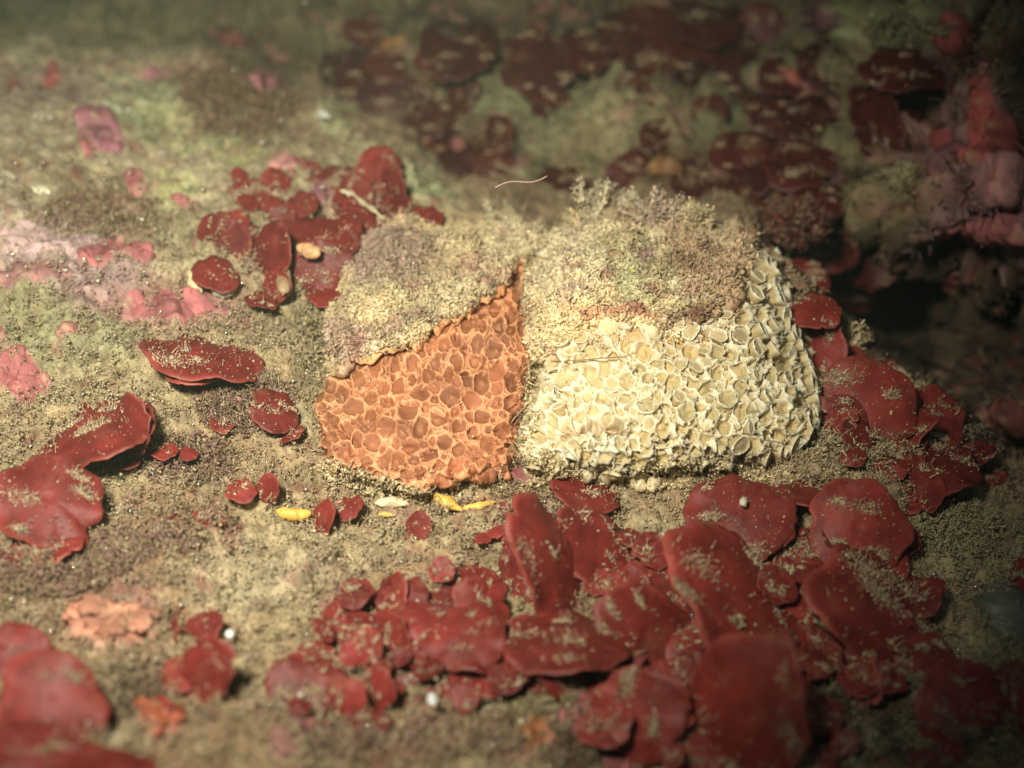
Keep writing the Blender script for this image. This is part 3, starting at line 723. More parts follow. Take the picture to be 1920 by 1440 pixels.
G_T = 'turf clumps growing on the ledge'
BT = [BROWN * 1.3, np.array([.26, .16, .10]), TAN_ * .7, np.array([.30, .17, .14])]
for (x_, y_, a_, b_, n_, l_, cols_, lb_) in [
        (455, 765, 88, 60, 2600, .28, BT, 'pinkish brown turf clump between the arched alga and the orange sponge'), (350, 860, 100, 42, 2000, .2, BT, 'low brown turf clump with tiny red scraps in it'),
        (110, 1075, 140, 55, 3000, .2, BT, 'wide brown turf clump on the left slope under the large round alga'), (270, 1040, 110, 40, 1800, .15, BT, 'thin brown turf clump right of the wide one on the left slope'),
        (200, 415, 120, 50, 1300, .2, [BROWN * 1.6, BROWN * 1.3, TAN_ * .8], 'dark brown turf clump above the pale pinkish crust'), (455, 195, 110, 60, 1500, .5, [BROWN * 1.2, BROWN * 1.5], 'blurred brown turf clump near the far ridge'),
        (590, 640, 50, 80, 1600, .3, [TAN_, TAN_ * .7, OLIVE * 1.5], 'silty turf clump at the left corner of the orange sponge'), (1020, 1310, 70, 44, 1600, .3, [OLIVE * 1.6, TAN_ * .7], 'olive turf clump under the shadow of the broad shelf alga'),
        (860, 1390, 130, 50, 2200, .3, [BROWN * 1.6, np.array([.38, .22, .18]), TAN_ * .8], 'pinkish brown turf clump at the bottom centre'), (620, 1400, 90, 44, 1400, .3, BT + [OLIVE * 1.6], 'mottled turf clump at the bottom, left of centre'),
        (1780, 1010, 90, 60, 2200, .25, [OLIVE * 2.0, TAN_ * .8], 'pale olive silty clump below the tapering alga'), (1560, 855, 90, 34, 1800, .25, [TAN_ * 1.05, TAN_ * .8], 'flaky ledge of pale silt right under the cream sponge'),
        (250, 1330, 60, 60, 1300, .3, [DARK * 2.4, BROWN, OLIVE * 1.4], 'dark turf clump beside the big bottom left alga'), (1560, 1250, 70, 44, 1300, .3, [TAN_ * .8, OLIVE * 1.6], 'silty clump between dim algae at the lower right')]:
    clump(x_, y_, a_, b_, 'turf_clump', lb_, 'turf clump', n_, cols_, A, l_, (.06, .2), G_T)

# ------------------------------------------------------------------ red fan algae
G_ALGA = 'red fan algae on the rock'
silt_cols = np.array([TAN_ * 1.05, PALE, BROWN * 1.8, np.array([.42, .27, .19])])
def alga(cx, cy, rx, ry, ang, lift, cover, label, sheet='A', bend=.12, shade=1.0, notch=0, edge=0):
    sc_ = 1.10 if sheet == 'A' else 1.3
    rx *= sc_; ry *= sc_
    S = A if sheet == 'A' else B
    P0 = S.at(cx, cy)
    D = (P0 - O) @ F - lift
    P0 = pos(cx, cy, D)
    k = D * TAN / 960
    if ry > rx: rx, ry, ang = ry, rx, ang + 90
    q = ry / rx; tau = min(math.acos(min(q, 1)), math.radians(68)); q2 = q / math.cos(tau)
    Rr = rx * k
    a = math.radians(ang)
    e1 = R * math.cos(a) - U * math.sin(a); e2 = R * math.sin(a) + U * math.cos(a)
    if e2 @ (U - R * .3) < 0: e1, e2 = -e1, -e2
    v = O - P0; v /= np.linalg.norm(v)
    n = v * math.cos(tau) + e2 * math.sin(tau)
    f2 = e2 * math.cos(tau) - v * math.sin(tau)
    nr, nt = 11, 72
    rho = np.linspace(0, 1, nr)[1:]; th = np.arange(nt) * 2 * math.pi / nt
    lob = 1 + .05 * perlin(np.stack([np.cos(th) * 3, np.sin(th) * 3, th * 0 + cx * .37], -1), 1.0, 3) + .035 * perlin(np.stack([np.cos(th) * 9, np.sin(th) * 9, th * 0 + cx * .37], -1), 1.0, 4) + .045 * np.sin(2 * th + rng.uniform(0, 6)) + .04 * np.sin(3 * th + rng.uniform(0, 6)) + .03 * np.sin(5 * th + rng.uniform(0, 6)) + .018 * np.sin(9 * th + rng.uniform(0, 6)) + .010 * rng.normal(size=nt)
    for _ in range(rng.integers(0, 3)):
        t0 = rng.uniform(0, 6.28); lob *= 1 - rng.uniform(.08, .3) * np.exp(-(((th - t0 + math.pi) % (2 * math.pi) - math.pi) / rng.uniform(.05, .16)) ** 2)
    if notch:
        t0 = rng.uniform(0, 6.28); lob *= 1 - notch * np.exp(-(((th - t0 + math.pi) % (2 * math.pi) - math.pi) / .35) ** 2)
    RH, TH_ = np.meshgrid(rho, th, indexing='ij')
    ph1, ph2 = rng.uniform(0, 6.28, 2)
    X = RH * lob[None] * np.cos(TH_); Y = RH * lob[None] * np.sin(TH_) * q2
    ruf = .05 * np.sin(4 * TH_ + ph1) * RH ** 3 + .028 * np.sin(9 * TH_ + ph2) * RH ** 4
    fold = .05 * np.sin(2.2 * X + ph1)
    Z = -bend * RH ** 2 + ruf + fold + .05 * np.exp(-((RH - .93) / .05) ** 2) * .3
    Vt = P0 + (X[..., None] * e1 + Y[..., None] * f2 + Z[..., None] * n) * Rr
    thk = min(.032, .05 * Rr) * (.55 + .45 * np.sqrt(np.maximum(0, 1 - RH ** 6)))
    Vb = Vt - n * thk[..., None] - 0
    Vt = Vt.reshape(-1, 3); Vb = Vb.reshape(-1, 3)
    cen = P0 + n * (0) * Rr
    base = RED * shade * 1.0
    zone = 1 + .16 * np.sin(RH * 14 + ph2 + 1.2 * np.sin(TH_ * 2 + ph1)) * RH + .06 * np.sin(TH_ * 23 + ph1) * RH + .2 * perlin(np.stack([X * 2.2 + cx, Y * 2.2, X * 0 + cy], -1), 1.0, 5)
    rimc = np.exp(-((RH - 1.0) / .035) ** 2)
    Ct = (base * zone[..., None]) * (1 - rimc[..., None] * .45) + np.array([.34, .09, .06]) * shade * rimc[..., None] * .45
    Ct = Ct.reshape(-1, 3)
    V = np.vstack([cen[None], Vt, cen[None] - n * .04, Vb]); C = np.vstack([base[None], Ct, base[None], Ct * .8])
    m = (nr - 1) * nt; T = []
    for s0, flip in ((0, False), (m + 1, True)):
        for j in range(nt):
            j2 = (j + 1) % nt
            t = [s0, s0 + 1 + j, s0 + 1 + j2]; T.append(t[::-1] if flip else t)
            for i in range(nr - 2):
                p_, q_ = s0 + 1 + i * nt + j, s0 + 1 + i * nt + j2
                for t in ([p_, p_ + nt, q_ + nt], [p_, q_ + nt, q_]): T.append(t[::-1] if flip else t)
    for j in range(nt):
        j2 = (j + 1) % nt; o1 = 1 + (nr - 2) * nt; o2 = m + 1 + o1
        T += [[o1 + j, o2 + j, o2 + j2], [o1 + j, o2 + j2, o1 + j2]]
    detail = rx > 24
    if detail:
        root = thing('red_fan_alga', P0, label, 'alga', G_ALGA)
        MB().add(V, T, C).build('blade', M['alga'], root)
    else:
        root = None
        tag(MB().add(V, T, C).build('red_fan_alga', M['alga'], origin=P0), label, 'alga', G_ALGA)
        return
    ns = int(cover * 800 * (rx * ry) / 2500) + 5
    cxy = rng.uniform(-.75, .75, (4, 2)); w = rng.integers(0, 4, ns)
    cs_ = rng.uniform(.04, .15, 4)[w][:, None] * np.array([[1.6, .7]])
    uv = np.where(rng.uniform(size=(ns, 1)) < .90, cxy[w] + rng.normal(0, 1, (ns, 2)) * cs_, rng.uniform(-.95, .95, (ns, 2)))
    rr = np.hypot(uv[:, 0], uv[:, 1]); uv = uv[rr < .96]; rr = rr[rr < .96]; ns = len(uv)
    if ns < 2: return
    tt_ = np.arctan2(uv[:, 1], uv[:, 0])
    z = -bend * rr ** 2 + .05 * np.sin(4 * tt_ + ph1) * rr ** 3 + .028 * np.sin(9 * tt_ + ph2) * rr ** 4 + .05 * np.sin(2.2 * uv[:, 0] + ph1)
    Pq = P0 + (uv[:, :1] * e1 + uv[:, 1:] * q2 * f2 + z[:, None] * n) * Rr + n * .012
    sz = rng.uniform(.007, .024, ns) * rng.uniform(.6, 1.5, ns) * (D / 25)
    if edge: sz *= 1.2
    mb = MB(); flakes(mb, Pq, sz, silt_cols[rng.integers(0, 4, ns)] * rng.uniform(.7, 1.2, (ns, 1)), .9)
    m2 = ns // 14
    if m2: strands(mb, Pq[:m2], np.repeat(n[None], m2, 0), rng.uniform(.05, .2, m2), rng.uniform(.008, .014, m2), silt_cols[rng.integers(0, 4, m2)])
    mb.build('silt_patch', M['grain'], root)['kind'] = 'stuff'

ALGAE = [
 # (cx, cy, rx, ry, angle, lift, cover, label)
 (1046, 1050, 118, 62, 68, 1.35, .10, 'tall oval red alga blade leaning upright in the middle of the lower cluster'),
 (1118, 1022, 84, 58, 55, .85, .15, 'smooth red alga blade showing its right half behind the tall upright oval one'),
 (1100, 915, 62, 34, 12, .35, .8, 'red alga half buried in silt just under the cream sponge'),
 (1058, 1196, 108, 52, 4, .95, .25, 'broad shelf of red alga with a dark shadow below it'),
 (872, 1192, 72, 56, -12, 1.0, .1, 'smooth round red alga in front, with a dark shadow under its lower rim'),
 (905, 1140, 50, 56, -30, .6, .15, 'red alga blade just behind the round one with the shadowed rim'),
 (880, 1090, 60, 38, 0, .3, .5, 'arched red alga at the upper edge of the lower cluster, over pinkish rubble'),
 (775, 1168, 66, 50, -5, .5, .15, 'red alga left of the smooth round one, two white grains at its top edge'),
 (664, 1112, 36, 28, -10, .3, .3, 'small rounded red alga at the upper left of the lower cluster'),
 (720, 1125, 28, 52, 22, .35, .1, 'narrow upright red alga with a pinkish top rim, beside the small rounded one'),
 (618, 1165, 22, 32, 10, .25, .5, 'small dark red scrap left of the silty hollow in the lower cluster'),
 (720, 1205, 40, 55, 0, .2, .3, 'red alga blade sloping down into the silty hollow of the lower cluster'),
 (962, 1062, 32, 48, 5, .4, .3, 'slim red alga tucked behind the left side of the tall upright blade'),
 (845, 1275, 52, 40, 10, .35, .3, 'red alga low in front of the smooth round one, above a white shell chip'),
 (940, 1255, 62, 36, -18, .45, .2, 'red alga wedge between the round shadowed blade and the broad shelf'),
 (1385, 968, 92, 80, 0, .9, .7, 'large round red alga with a square cream grain on it, right of centre'),
 (1500, 920, 60, 20, 2, .5, .2, 'flat red alga strip just right of the large round one with the square grain'),
 (1610, 988, 90, 86, 10, .8, .35, 'large round dark red alga with a clean right rim on the lower right slope'),
 (1212, 1010, 48, 20, 8, .5, .5, 'thin tilted red alga with pale edges right of the tall upright blade'),
 (1290, 1000, 30, 22, 0, .4, .7, 'small red alga between the thin tilted one and the large round one'),
 (1410, 1125, 170, 92, 48, .9, .25, 'largest dark red alga sweeping down to the right through the lower right cluster'),
 (1212, 1190, 80, 98, -25, .6, .2, 'wide red alga blade right of the broad shelf'),
 (1190, 1345, 82, 92, 0, .6, .5, 'speckled red alga in the bottom middle, right of the pink crust'),
 (1392, 1335, 106, 140, -8, 1.4, .08, 'big smooth red alga standing at the bottom of the picture, nearest on the right'),
 (1672, 1145, 150, 92, 38, .7, .5, 'wide arched dark red alga around a silty patch, far lower right'),
 (1600, 1290, 40, 60, 15, .3, .5, 'dim red alga below the wide arched one'),
 (1800, 1310, 76, 72, 30, .7, .2, 'dim dark red alga in the lower right corner, left of its neighbour'),
 (1895, 1320, 55, 66, 0, .6, .2, 'dim red alga cut by the right edge near the bottom corner'),
 (1552, 1245, 24, 38, 0, .5, .4, 'tiny red alga at the side of the largest sweeping one'),
 (1880, 1080, 80, 42, -10, .4, .4, 'flat dim red alga near the right edge above the pale grey rock'),
 (1740, 1400, 60, 40, 0, .3, .5, 'blurred dark red alga at the bottom right'),
 (1612, 765, 98, 92, 0, .8, .75, 'large dusty red alga touching the right side of the cream sponge'),
 (1650, 715, 70, 48, 20, .3, .3, 'red alga peeping out behind the large dusty one'),
 (1752, 772, 58, 48, 35, .5, .1, 'clean rounded red alga beside a small yellow splinter, at the edge of the crevice'),
 (1740, 855, 95, 50, 15, .7, .4, 'tapering red alga at the brink of the dark crevice'),
 (1700, 905, 70, 50, 0, .4, .4, 'dark red alga in front of the tapering one'),
 (1630, 875, 50, 38, 0, .2, .6, 'dark red alga beside the bright glinting grain'),
 (1840, 880, 45, 24, 10, .3, .4, 'small red alga farthest out on the brink of the crevice'),
 (1524, 580, 52, 30, 0, .9, .3, 'bright red alga at the right shoulder of the cream sponge'),
 (1530, 650, 48, 62, 15, .5, .9, 'brownish red alga under pale twigs, right of the cream sponge'),
 (1500, 520, 50, 36, 0, .2, .6, 'dull red alga above the right shoulder of the cream sponge'),
 (1585, 690, 45, 40, 0, .2, .6, 'silty red alga between the brownish one and the large dusty one'),
 (92, 935, 98, 84, 20, .9, .4, 'large round red alga at the left edge with a tuft of silt on it'),
 (70, 1010, 80, 40, -12, .3, .5, 'red alga under the large round one at the left edge'),
 (180, 800, 104, 50, -20, .55, .8, 'long folded red alga on the left with silt gathered in its middle'),
 (240, 800, 34, 52, -10, .8, .1, 'upright right lobe beside the long folded red alga'),
 (232, 856, 30, 20, 0, .3, .3, 'small bright red alga under the folded one'),
 (386, 655, 106, 42, 14, .55, 1.3, 'wide arched red alga dusted grey, left of the sponges'),
 (362, 682, 54, 34, 0, .75, .6, 'brighter red patch of alga in front of the wide dusted arch'),
 (516, 768, 46, 34, 35, .6, .4, 'smooth red alga nearest to the left side of the orange sponge'),
 (540, 812, 28, 12, -35, .3, .2, 'thin dark red sliver below the one next to the orange sponge'),
 (415, 795, 20, 14, 0, .35, .4, 'tiny red alga scrap in the brown rubble, upper of two'),
 (352, 850, 18, 12, 0, .3, .4, 'tiny red alga scrap in the brown rubble, lower right of two'),
 (305, 842, 26, 15, 0, .3, .6, 'small speckled red alga in the brown rubble'),
 (452, 918, 28, 20, 0, .4, .4, 'left lobe of a pair of small red algae on the silt'),
 (500, 915, 20, 25, 0, .42, .2, 'right lobe of a pair of small red algae on the silt'),
 (604, 968, 17, 32, 8, .4, .1, 'narrow red alga right of the left yellow capsule'),
 (650, 950, 28, 20, -20, .35, .8, 'silt speckled red alga just below the orange sponge'),
 (784, 985, 22, 26, 20, .4, .1, 'small leaf of red alga with a white grain, alone on the silt'),
 (395, 970, 30, 13, 10, .25, .7, 'low flat red alga on the silt, far left of the yellow capsule'),
 (322, 968, 14, 7, 0, .2, .3, 'speck of red alga on the left silt slope'),
 (930, 995, 17, 10, -20, .3, .3, 'speck of red alga left of the tall upright blade'),
 (905, 1008, 16, 9, 0, .25, .3, 'lower speck of red alga left of the tall upright blade'),
 (945, 955, 14, 13, 0, .3, .3, 'little red bud of alga right of the yellow tubes'),
 (995, 935, 14, 9, -30, .3, .3, 'little red bud of alga under the gap between the sponges'),
 (384, 1258, 44, 62, 0, 1.1, .05, 'smooth egg shaped red alga standing at the lower left'),
 (382, 1170, 34, 24, -28, .7, .05, 'small tilted red leaf behind the egg shaped alga'),
 (323, 1183, 8, 25, 3, .6, 0, 'thin red alga seen edge on, left of the small tilted leaf'),
 (335, 1262, 44, 32, -30, .6, .2, 'red alga behind the left side of the egg shaped one'),
 (40, 1222, 58, 52, 10, .9, .1, 'rounded red alga at the left edge near the bottom'),
 (98, 1318, 98, 92, 20, 1.3, .1, 'big blurred red alga in the bottom left corner'),
 (60, 1400, 80, 60, 0, 1.6, .15, 'blurred red alga cut by the bottom left corner'),
 (180, 1440, 100, 52, 0, 1.6, .02, 'pinkish blurred red alga along the bottom edge, left'),
 (560, 1292, 60, 55, 10, .6, .6, 'speckled red alga low in the centre left'),
 (455, 1345, 50, 34, 15, .4, .6, 'low red alga right of the egg shaped one'),
 (290, 1350, 24, 44, 10, .4, .3, 'narrow dark red alga below the egg shaped one'),
 (640, 1315, 40, 44, 0, .4, .5, 'dark red alga right of the speckled one at the lower centre left'),
 (705, 1290, 28, 40, 0, .5, .3, 'small upright red alga left of the white shell chip'),
 (690, 1235, 34, 26, 0, .2, .8, 'silty red alga scrap in the hollow of the lower cluster'),
 (590, 1225, 34, 26, 0, .2, .5, 'red alga scrap on the left rim of the lower cluster'),
 (800, 1225, 40, 30, 0, .2, .3, 'dark red alga under the left side of the smooth round one'),
 (1300, 1160, 60, 46, 20, .3, .7, 'silty red alga between the wide blade and the largest sweeping one'),
 (1290, 1090, 70, 50, 10, .4, .4, 'red alga left of the largest sweeping one'),
 (1010, 1120, 50, 60, 0, .3, .3, 'shaded red alga behind the foot of the tall upright blade'),
 (1500, 1040, 60, 46, 0, .3, .6, 'silty red alga between the two large round ones on the right'),
 (1530, 1120, 70, 50, 20, .4, .4, 'dark red alga between the sweeping and the arched one'),
 (1250, 1290, 60, 50, 0, .3, .5, 'dark red alga below the wide blade'),
 (415, 452, 48, 52, 20, .6, .2, 'round dark red alga at the left of the upper cluster'),
 (405, 510, 44, 28, 10, .7, .1, 'dark red alga below the leftmost round one of the upper cluster'),
 (502, 472, 34, 54, 15, .9, .05, 'tall red alga with a white dot in the upper cluster'),
 (606, 432, 66, 40, -6, 1.0, .15, 'broad domed red alga in the middle of the upper cluster'),
 (604, 500, 50, 50, 0, .8, .3, 'red alga under the pale oval pebble in the upper cluster'),
 (614, 552, 36, 18, 4, .6, .02, 'flat dark red alga at the lower end of the upper cluster'),
 (515, 535, 24, 32, 5, .5, .1, 'small red alga at the foot of the tall one with the white dot'),
 (690, 402, 46, 24, 32, 1.0, .1, 'pale edged red alga just above the silt cap of the orange sponge'),
 (712, 312, 40, 36, 30, .9, .15, 'glossy dark red alga at the top right of the upper cluster'),
 (725, 360, 28, 42, -10, .5, .1, 'red alga under the glossy dark one at the top right of the upper cluster'),
 (640, 332, 48, 24, 0, .5, .4, 'blurred red alga left of the glossy dark one'),
 (568, 380, 28, 22, 10, .5, .05, 'dark oval red alga above the broad domed one'),
 (560, 325, 24, 24, 0, .3, .1, 'blurred red alga right of the pale pink crust'),
 (478, 372, 52, 38, 10, .3, .8, 'dull silt filmed red alga at the top left of the upper cluster'),
 (790, 403, 40, 22, 4, 1.0, .02, 'half dome of dark red alga peeping over the silt cap of the orange sponge'),
 (448, 328, 16, 14, 0, .3, .1, 'small blurred red alga above the dull silt filmed one'),
 (640, 480, 34, 40, 0, .5, .4, 'shaded red alga beside the upper left corner of the orange sponge'),
 (490, 560, 28, 14, 10, .4, .5, 'low red alga scrap right of the white pebble'),
]
for rec in ALGAE: alga(*rec)
WALL = [
 (745, 180, 66, 58, 0, 'round dark red alga, high on the wall left of centre'), (735, 110, 40, 30, 0, 'dim red alga above the round dark one on the wall'), (868, 175, 26, 26, 0, 'small round red alga on the wall right of the round dark one'),
 (1040, 193, 36, 26, 25, 'red alga with a pale dot, on the greenish centre of the wall'), (985, 75, 62, 46, 10, 'wide dark red alga near the top centre'), (992, 138, 28, 26, 0, 'red alga hanging under the wide one at the top centre'),
 (1105, 100, 38, 24, -15, 'dark red alga right of the wide one at the top centre'), (1185, 322, 38, 32, 0, 'half domed red alga straight above the cream sponge tufts'), (925, 255, 24, 34, 20, 'upright red alga in the middle of the wall'),
 (855, 322, 52, 26, 15, 'long dark red alga behind the yellow green ledge tip'), (925, 300, 32, 26, 0, 'dim red alga right of the long dark one'), (1260, 60, 80, 56, 10, 'very dark wide red alga at the top right of centre'),
 (1330, 205, 28, 24, 0, 'small red alga below the very dark wide one'), (1265, 115, 50, 30, 0, 'dark red alga under the very dark wide one'), (1385, 282, 46, 32, 0, 'dim red alga above the right end of the cream sponge'),
 (1495, 300, 60, 36, 5, 'wide dim red alga with a brighter right end'), (1360, 385, 62, 34, 0, 'dark red alga directly behind the right tufts of the cream sponge'), (1400, 345, 54, 34, 0, 'dim red alga between two others above the cream sponge'),
 (1632, 455, 56, 64, 10, 'tall dark red alga beside the crevice'), (1560, 450, 52, 44, 0, 'dark red alga right of the dusty turf clump'), (1580, 530, 60, 40, 10, 'very dim red alga above the crevice mouth'), (1640, 250, 40, 60, 0, 'dim red alga left of the pink outcrop'),
 (1480, 130, 50, 34, 0, 'dim red alga right of the top centre'), (1430, 60, 44, 40, 0, 'blackish red alga at the top, right of centre'), (680, 50, 34, 24, 0, 'dim red alga at the top left of the wall'), (1060, 330, 40, 22, 0, 'dim red alga behind the tallest forked tuft'),
 (830, 110, 40, 30, 0, 'dim red alga between the round dark one and the wide one'), (1240, 250, 34, 24, 0, 'dim red alga left of the one above the cream sponge end'), (1700, 120, 70, 34, 0, 'dark red alga in the shade under the pale green clump'),
 (790, 260, 44, 30, 0, 'dim red alga left of the pink patch on the wall'), (1545, 370, 40, 24, 0, 'dim red alga left of the tall one beside the crevice'), (1200, 160, 40, 26, 0, 'dim red alga left of the very dark ones'), (960, 350, 36, 18, 0, 'dim red alga behind the floating thread'),
]
for (cx, cy, rx, ry, an, lb) in WALL: alga(cx, cy, rx * .95, ry * 1.05, an, .45, .25, lb, 'B', shade=.38)  # low shade value paints the wall's dimness into the blade colour

for (cx, cy, rx, ry, an) in [(1240, 1130, 60, 50, 20), (1150, 1240, 60, 50, 0), (1320, 1240, 70, 60, 10), (1480, 1200, 80, 60, 20), (1300, 1400, 60, 50, 0), (1100, 1270, 44, 30, 0), (1000, 1200, 60, 50, 0), (1480, 1330, 60, 50, 0),
        (820, 1130, 44, 34, 0), (760, 1240, 44, 36, 0), (890, 1240, 50, 40, 0), (1560, 1010, 60, 40, 0), (1640, 1060, 60, 50, 0), (1450, 1060, 60, 40, 0), (1230, 1050, 50, 34, 10), (1580, 1180, 60, 50, 30), (1350, 1060, 60, 40, 0), (1740, 1240, 60, 50, 20),
        (1180, 1120, 40, 50, 0), (980, 1010, 36, 36, 0), (1560, 800, 60, 60, 0), (1680, 820, 60, 50, 0), (1000, 1260, 50, 30, 0), (660, 1170, 50, 30, 0), (690, 1350, 40, 30, 0)]:
    alga(cx, cy, rx, ry, an, .38, .5, 'dark red alga blade lying low and mostly covered by larger ones', shade=.85)
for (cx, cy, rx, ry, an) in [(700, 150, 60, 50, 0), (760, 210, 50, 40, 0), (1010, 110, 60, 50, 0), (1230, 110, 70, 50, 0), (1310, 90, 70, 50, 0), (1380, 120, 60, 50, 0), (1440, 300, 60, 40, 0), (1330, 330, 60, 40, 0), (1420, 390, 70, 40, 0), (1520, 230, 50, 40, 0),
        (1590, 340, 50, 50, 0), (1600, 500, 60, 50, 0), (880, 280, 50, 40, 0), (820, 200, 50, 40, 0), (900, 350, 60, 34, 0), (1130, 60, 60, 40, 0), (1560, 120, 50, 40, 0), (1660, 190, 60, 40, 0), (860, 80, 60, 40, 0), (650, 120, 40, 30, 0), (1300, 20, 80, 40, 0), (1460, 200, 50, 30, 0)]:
    alga(cx, cy, rx, ry, an, .2, .25, 'very dim red alga blade lying flat on the shaded wall behind brighter ones', 'B', shade=.26)  # darker still: shade of the wall put into the colour

GAPS = [[(570, 1150), (620, 1090), (760, 1070), (930, 1030), (1000, 960), (1150, 1000), (1300, 960), (1700, 960), (1800, 1200), (1560, 1440), (1120, 1440), (1090, 1300), (900, 1330), (800, 1310), (640, 1380), (520, 1330)],
        [(1540, 620), (1640, 660), (1860, 870), (1700, 960), (1560, 860)], [(370, 420), (560, 310), (740, 290), (760, 400), (640, 560), (480, 540)]]
for gi, (poly, ng) in enumerate(zip(GAPS, (90, 16, 18))):
    p = np.array(poly, float); c = rng.uniform(p.min(0), p.max(0), (1000, 2)); c = c[sdf(c[:, 0], c[:, 1], poly) > 10][:ng]
    for (x_, y_) in c:
        rr_ = rng.uniform(15, 38)
        alga(x_, y_, rr_ * rng.uniform(1, 1.3), rr_ * rng.uniform(.6, 1), rng.uniform(-50, 50), rng.uniform(.35, .75), .4,
             ['little red alga blade packed in a gap of the lower right mass', 'little red alga blade packed between the big dusty ones beside the crevice', 'little blurred red alga blade packed into the upper left cluster'][gi], shade=rng.uniform(.75, 1.05), bend=rng.uniform(-.15, .25))

# ------------------------------------------------------------------ crusts of pink coralline alga and orange sponge films
G_PINK = 'encrusting patches on the rock'
def crust(cx, cy, rx, ry, ang, col, label, sheet='A', T=.09, cat='crust alga', name='coralline_crust', relief=.03, lobes=.35, step=3.0, overhang=0):
    S = A if sheet == 'A' else B
    m = 1.6
    xs = np.arange(cx - max(rx, ry) * m, cx + max(rx, ry) * m, step); ys = np.arange(cy - max(rx, ry) * m, cy + max(rx, ry) * m, step)
    PX, PY = np.meshgrid(xs, ys)
    a = math.radians(ang); X = PX - cx; Y = PY - cy
    u = (X * math.cos(a) + Y * math.sin(a)) / rx; v = (-X * math.sin(a) + Y * math.cos(a)) / ry
    qq = np.stack([PX / 100, PY / 100, PX * 0 + cx], -1)
    d = 1 - np.sqrt(u * u + v * v) + lobes * perlin(qq, 150 / max(rx, ry) / 1.2, 7) + lobes * .5 * perlin(qq, 5.5, 9)
    P = S.at(PX, PY)
    vdir = O - P; vdir /= np.linalg.norm(vdir, axis=2)[..., None]
    N = normals(P)
    t = np.clip(d / .3, -.4, 1); hgt = T * np.sign(t) * np.sqrt(np.abs(t))
    hgt = hgt + relief * fbm(P, 2.5, 2, 11) * sstep(d, 0, .2)
    P = P + N * hgt[..., None]
    keep = d > -.16
    col = np.asarray(col)
    nn = sstep(fbm(P, 1.8, 3, 15), -.5, .6)[..., None]
    C = col * (.7 + .45 * nn); sp = sstep(fbm(P, 3.1, 2, 19), .25, .55)[..., None] * .5
    C = C * (1 - sp) + TAN_ * .9 * sp
    edge_ = (1 - sstep(d, .0, .14))[..., None] * .35
    C = C * (1 - edge_) + np.array([.6, .42, .36]) * edge_ * (1 if sheet == 'A' else .8)
    V, T_, C2 = compact(P.reshape(-1, 3), grid_tris(*PX.shape, keep), C.reshape(-1, 3))
    tag(MB().add(V, T_, C2).build(name, M['pink']), label, cat, G_PINK)
PK = np.array([.47, .155, .145]); PK2 = np.array([.55, .25, .22]); PKR = np.array([.42, .095, .08]); PP = np.array([.40, .15, .17])
CRUSTS = [
 (38, 705, 52, 36, 30, PK, 'solid pink crust patch at the left edge of the silty slope'), (132, 641, 20, 12, 0, PK, 'small pink crust spot above and right of the left edge patch'), (5, 640, 16, 14, 0, PK, 'pink crust spot cut by the left edge'),
 (190, 495, 46, 24, -10, PK * .95, 'pink crust left of the thin dark crack'), (268, 502, 30, 15, 5, PK * 1.05, 'bright pink oval crust right of the thin dark crack'), (345, 585, 112, 30, 6, PK * .95, 'long pink crust band above the arched red alga'),
 (100, 470, 110, 34, 8, np.array([.62, .42, .38]), 'wide pale pinkish crust over the left slope'), (60, 540, 90, 20, 3, PK2 * .85, 'faint mauve crust below the wide pale one'), (185, 250, 58, 34, 48, PP * 1.1, 'dusky pink crust slanting in the upper left'), (165, 290, 26, 12, 60, PK, 'small pink crust streak below the slanting one'),
 (256, 352, 18, 24, 0, PK * 1.15, 'rounded salmon pink crust knob in the upper left'), (350, 388, 28, 13, 15, PK * .9, 'pink crust streak below the greenish patch'), (288, 130, 32, 9, 5, PP * 1.1, 'thin purple pink crust line at the upper ridge'), (495, 156, 32, 9, 3, PP * 1.2, 'thin magenta crust line farther right on the ridge'),
 (100, 142, 20, 20, 30, PKR, 'bright red pink crust knob at the upper left ridge'), (26, 158, 15, 15, 0, PKR, 'pink red crust knob nearest the upper left corner'), (528, 332, 26, 26, -20, PK2 * 1.0, 'pale pink crust blot among the upper red algae'), (600, 375, 22, 20, 0, PP * .9, 'mauve crust between two dark red algae'),
 (1075, 1325, 50, 55, 0, PK * .9, 'pink crust below the shadow of the broad shelf alga'), (590, 1372, 40, 16, -15, PK, 'blurred pink crust streak low in the centre left'), (975, 898, 24, 17, 0, PK * .9, 'small pink crust under the gap between the two sponges'), (545, 1420, 50, 20, -20, PK2 * .8, 'blurred pinkish crust at the bottom edge'),
 (1160, 1420, 34, 24, 0, PK * .8, 'blurred pink crust at the bottom centre'), (1440, 1410, 1, 1, 0, PK, None),
]
for c in CRUSTS:
    if c[-1]: crust(*c)
OR = np.array([.55, .22, .12])
crust(210, 1205, 76, 42, 12, np.array([.60, .27, .17]), 'salmon orange encrusting sponge on the lower left silt', T=.3, cat='encrusting sponge', name='encrusting_sponge', relief=.12)
crust(1000, 1385, 40, 44, 0, np.array([.40, .14, .05]), 'blurred orange encrusting sponge at the bottom centre', cat='encrusting sponge', name='encrusting_sponge')
crust(310, 1395, 50, 26, 0, np.array([.42, .11, .05]), 'orange red encrusting sponge at the bottom left', T=.3, cat='encrusting sponge', name='encrusting_sponge')
crust(1720, 1345, 1, 1, 0, OR, 'x') if False else None
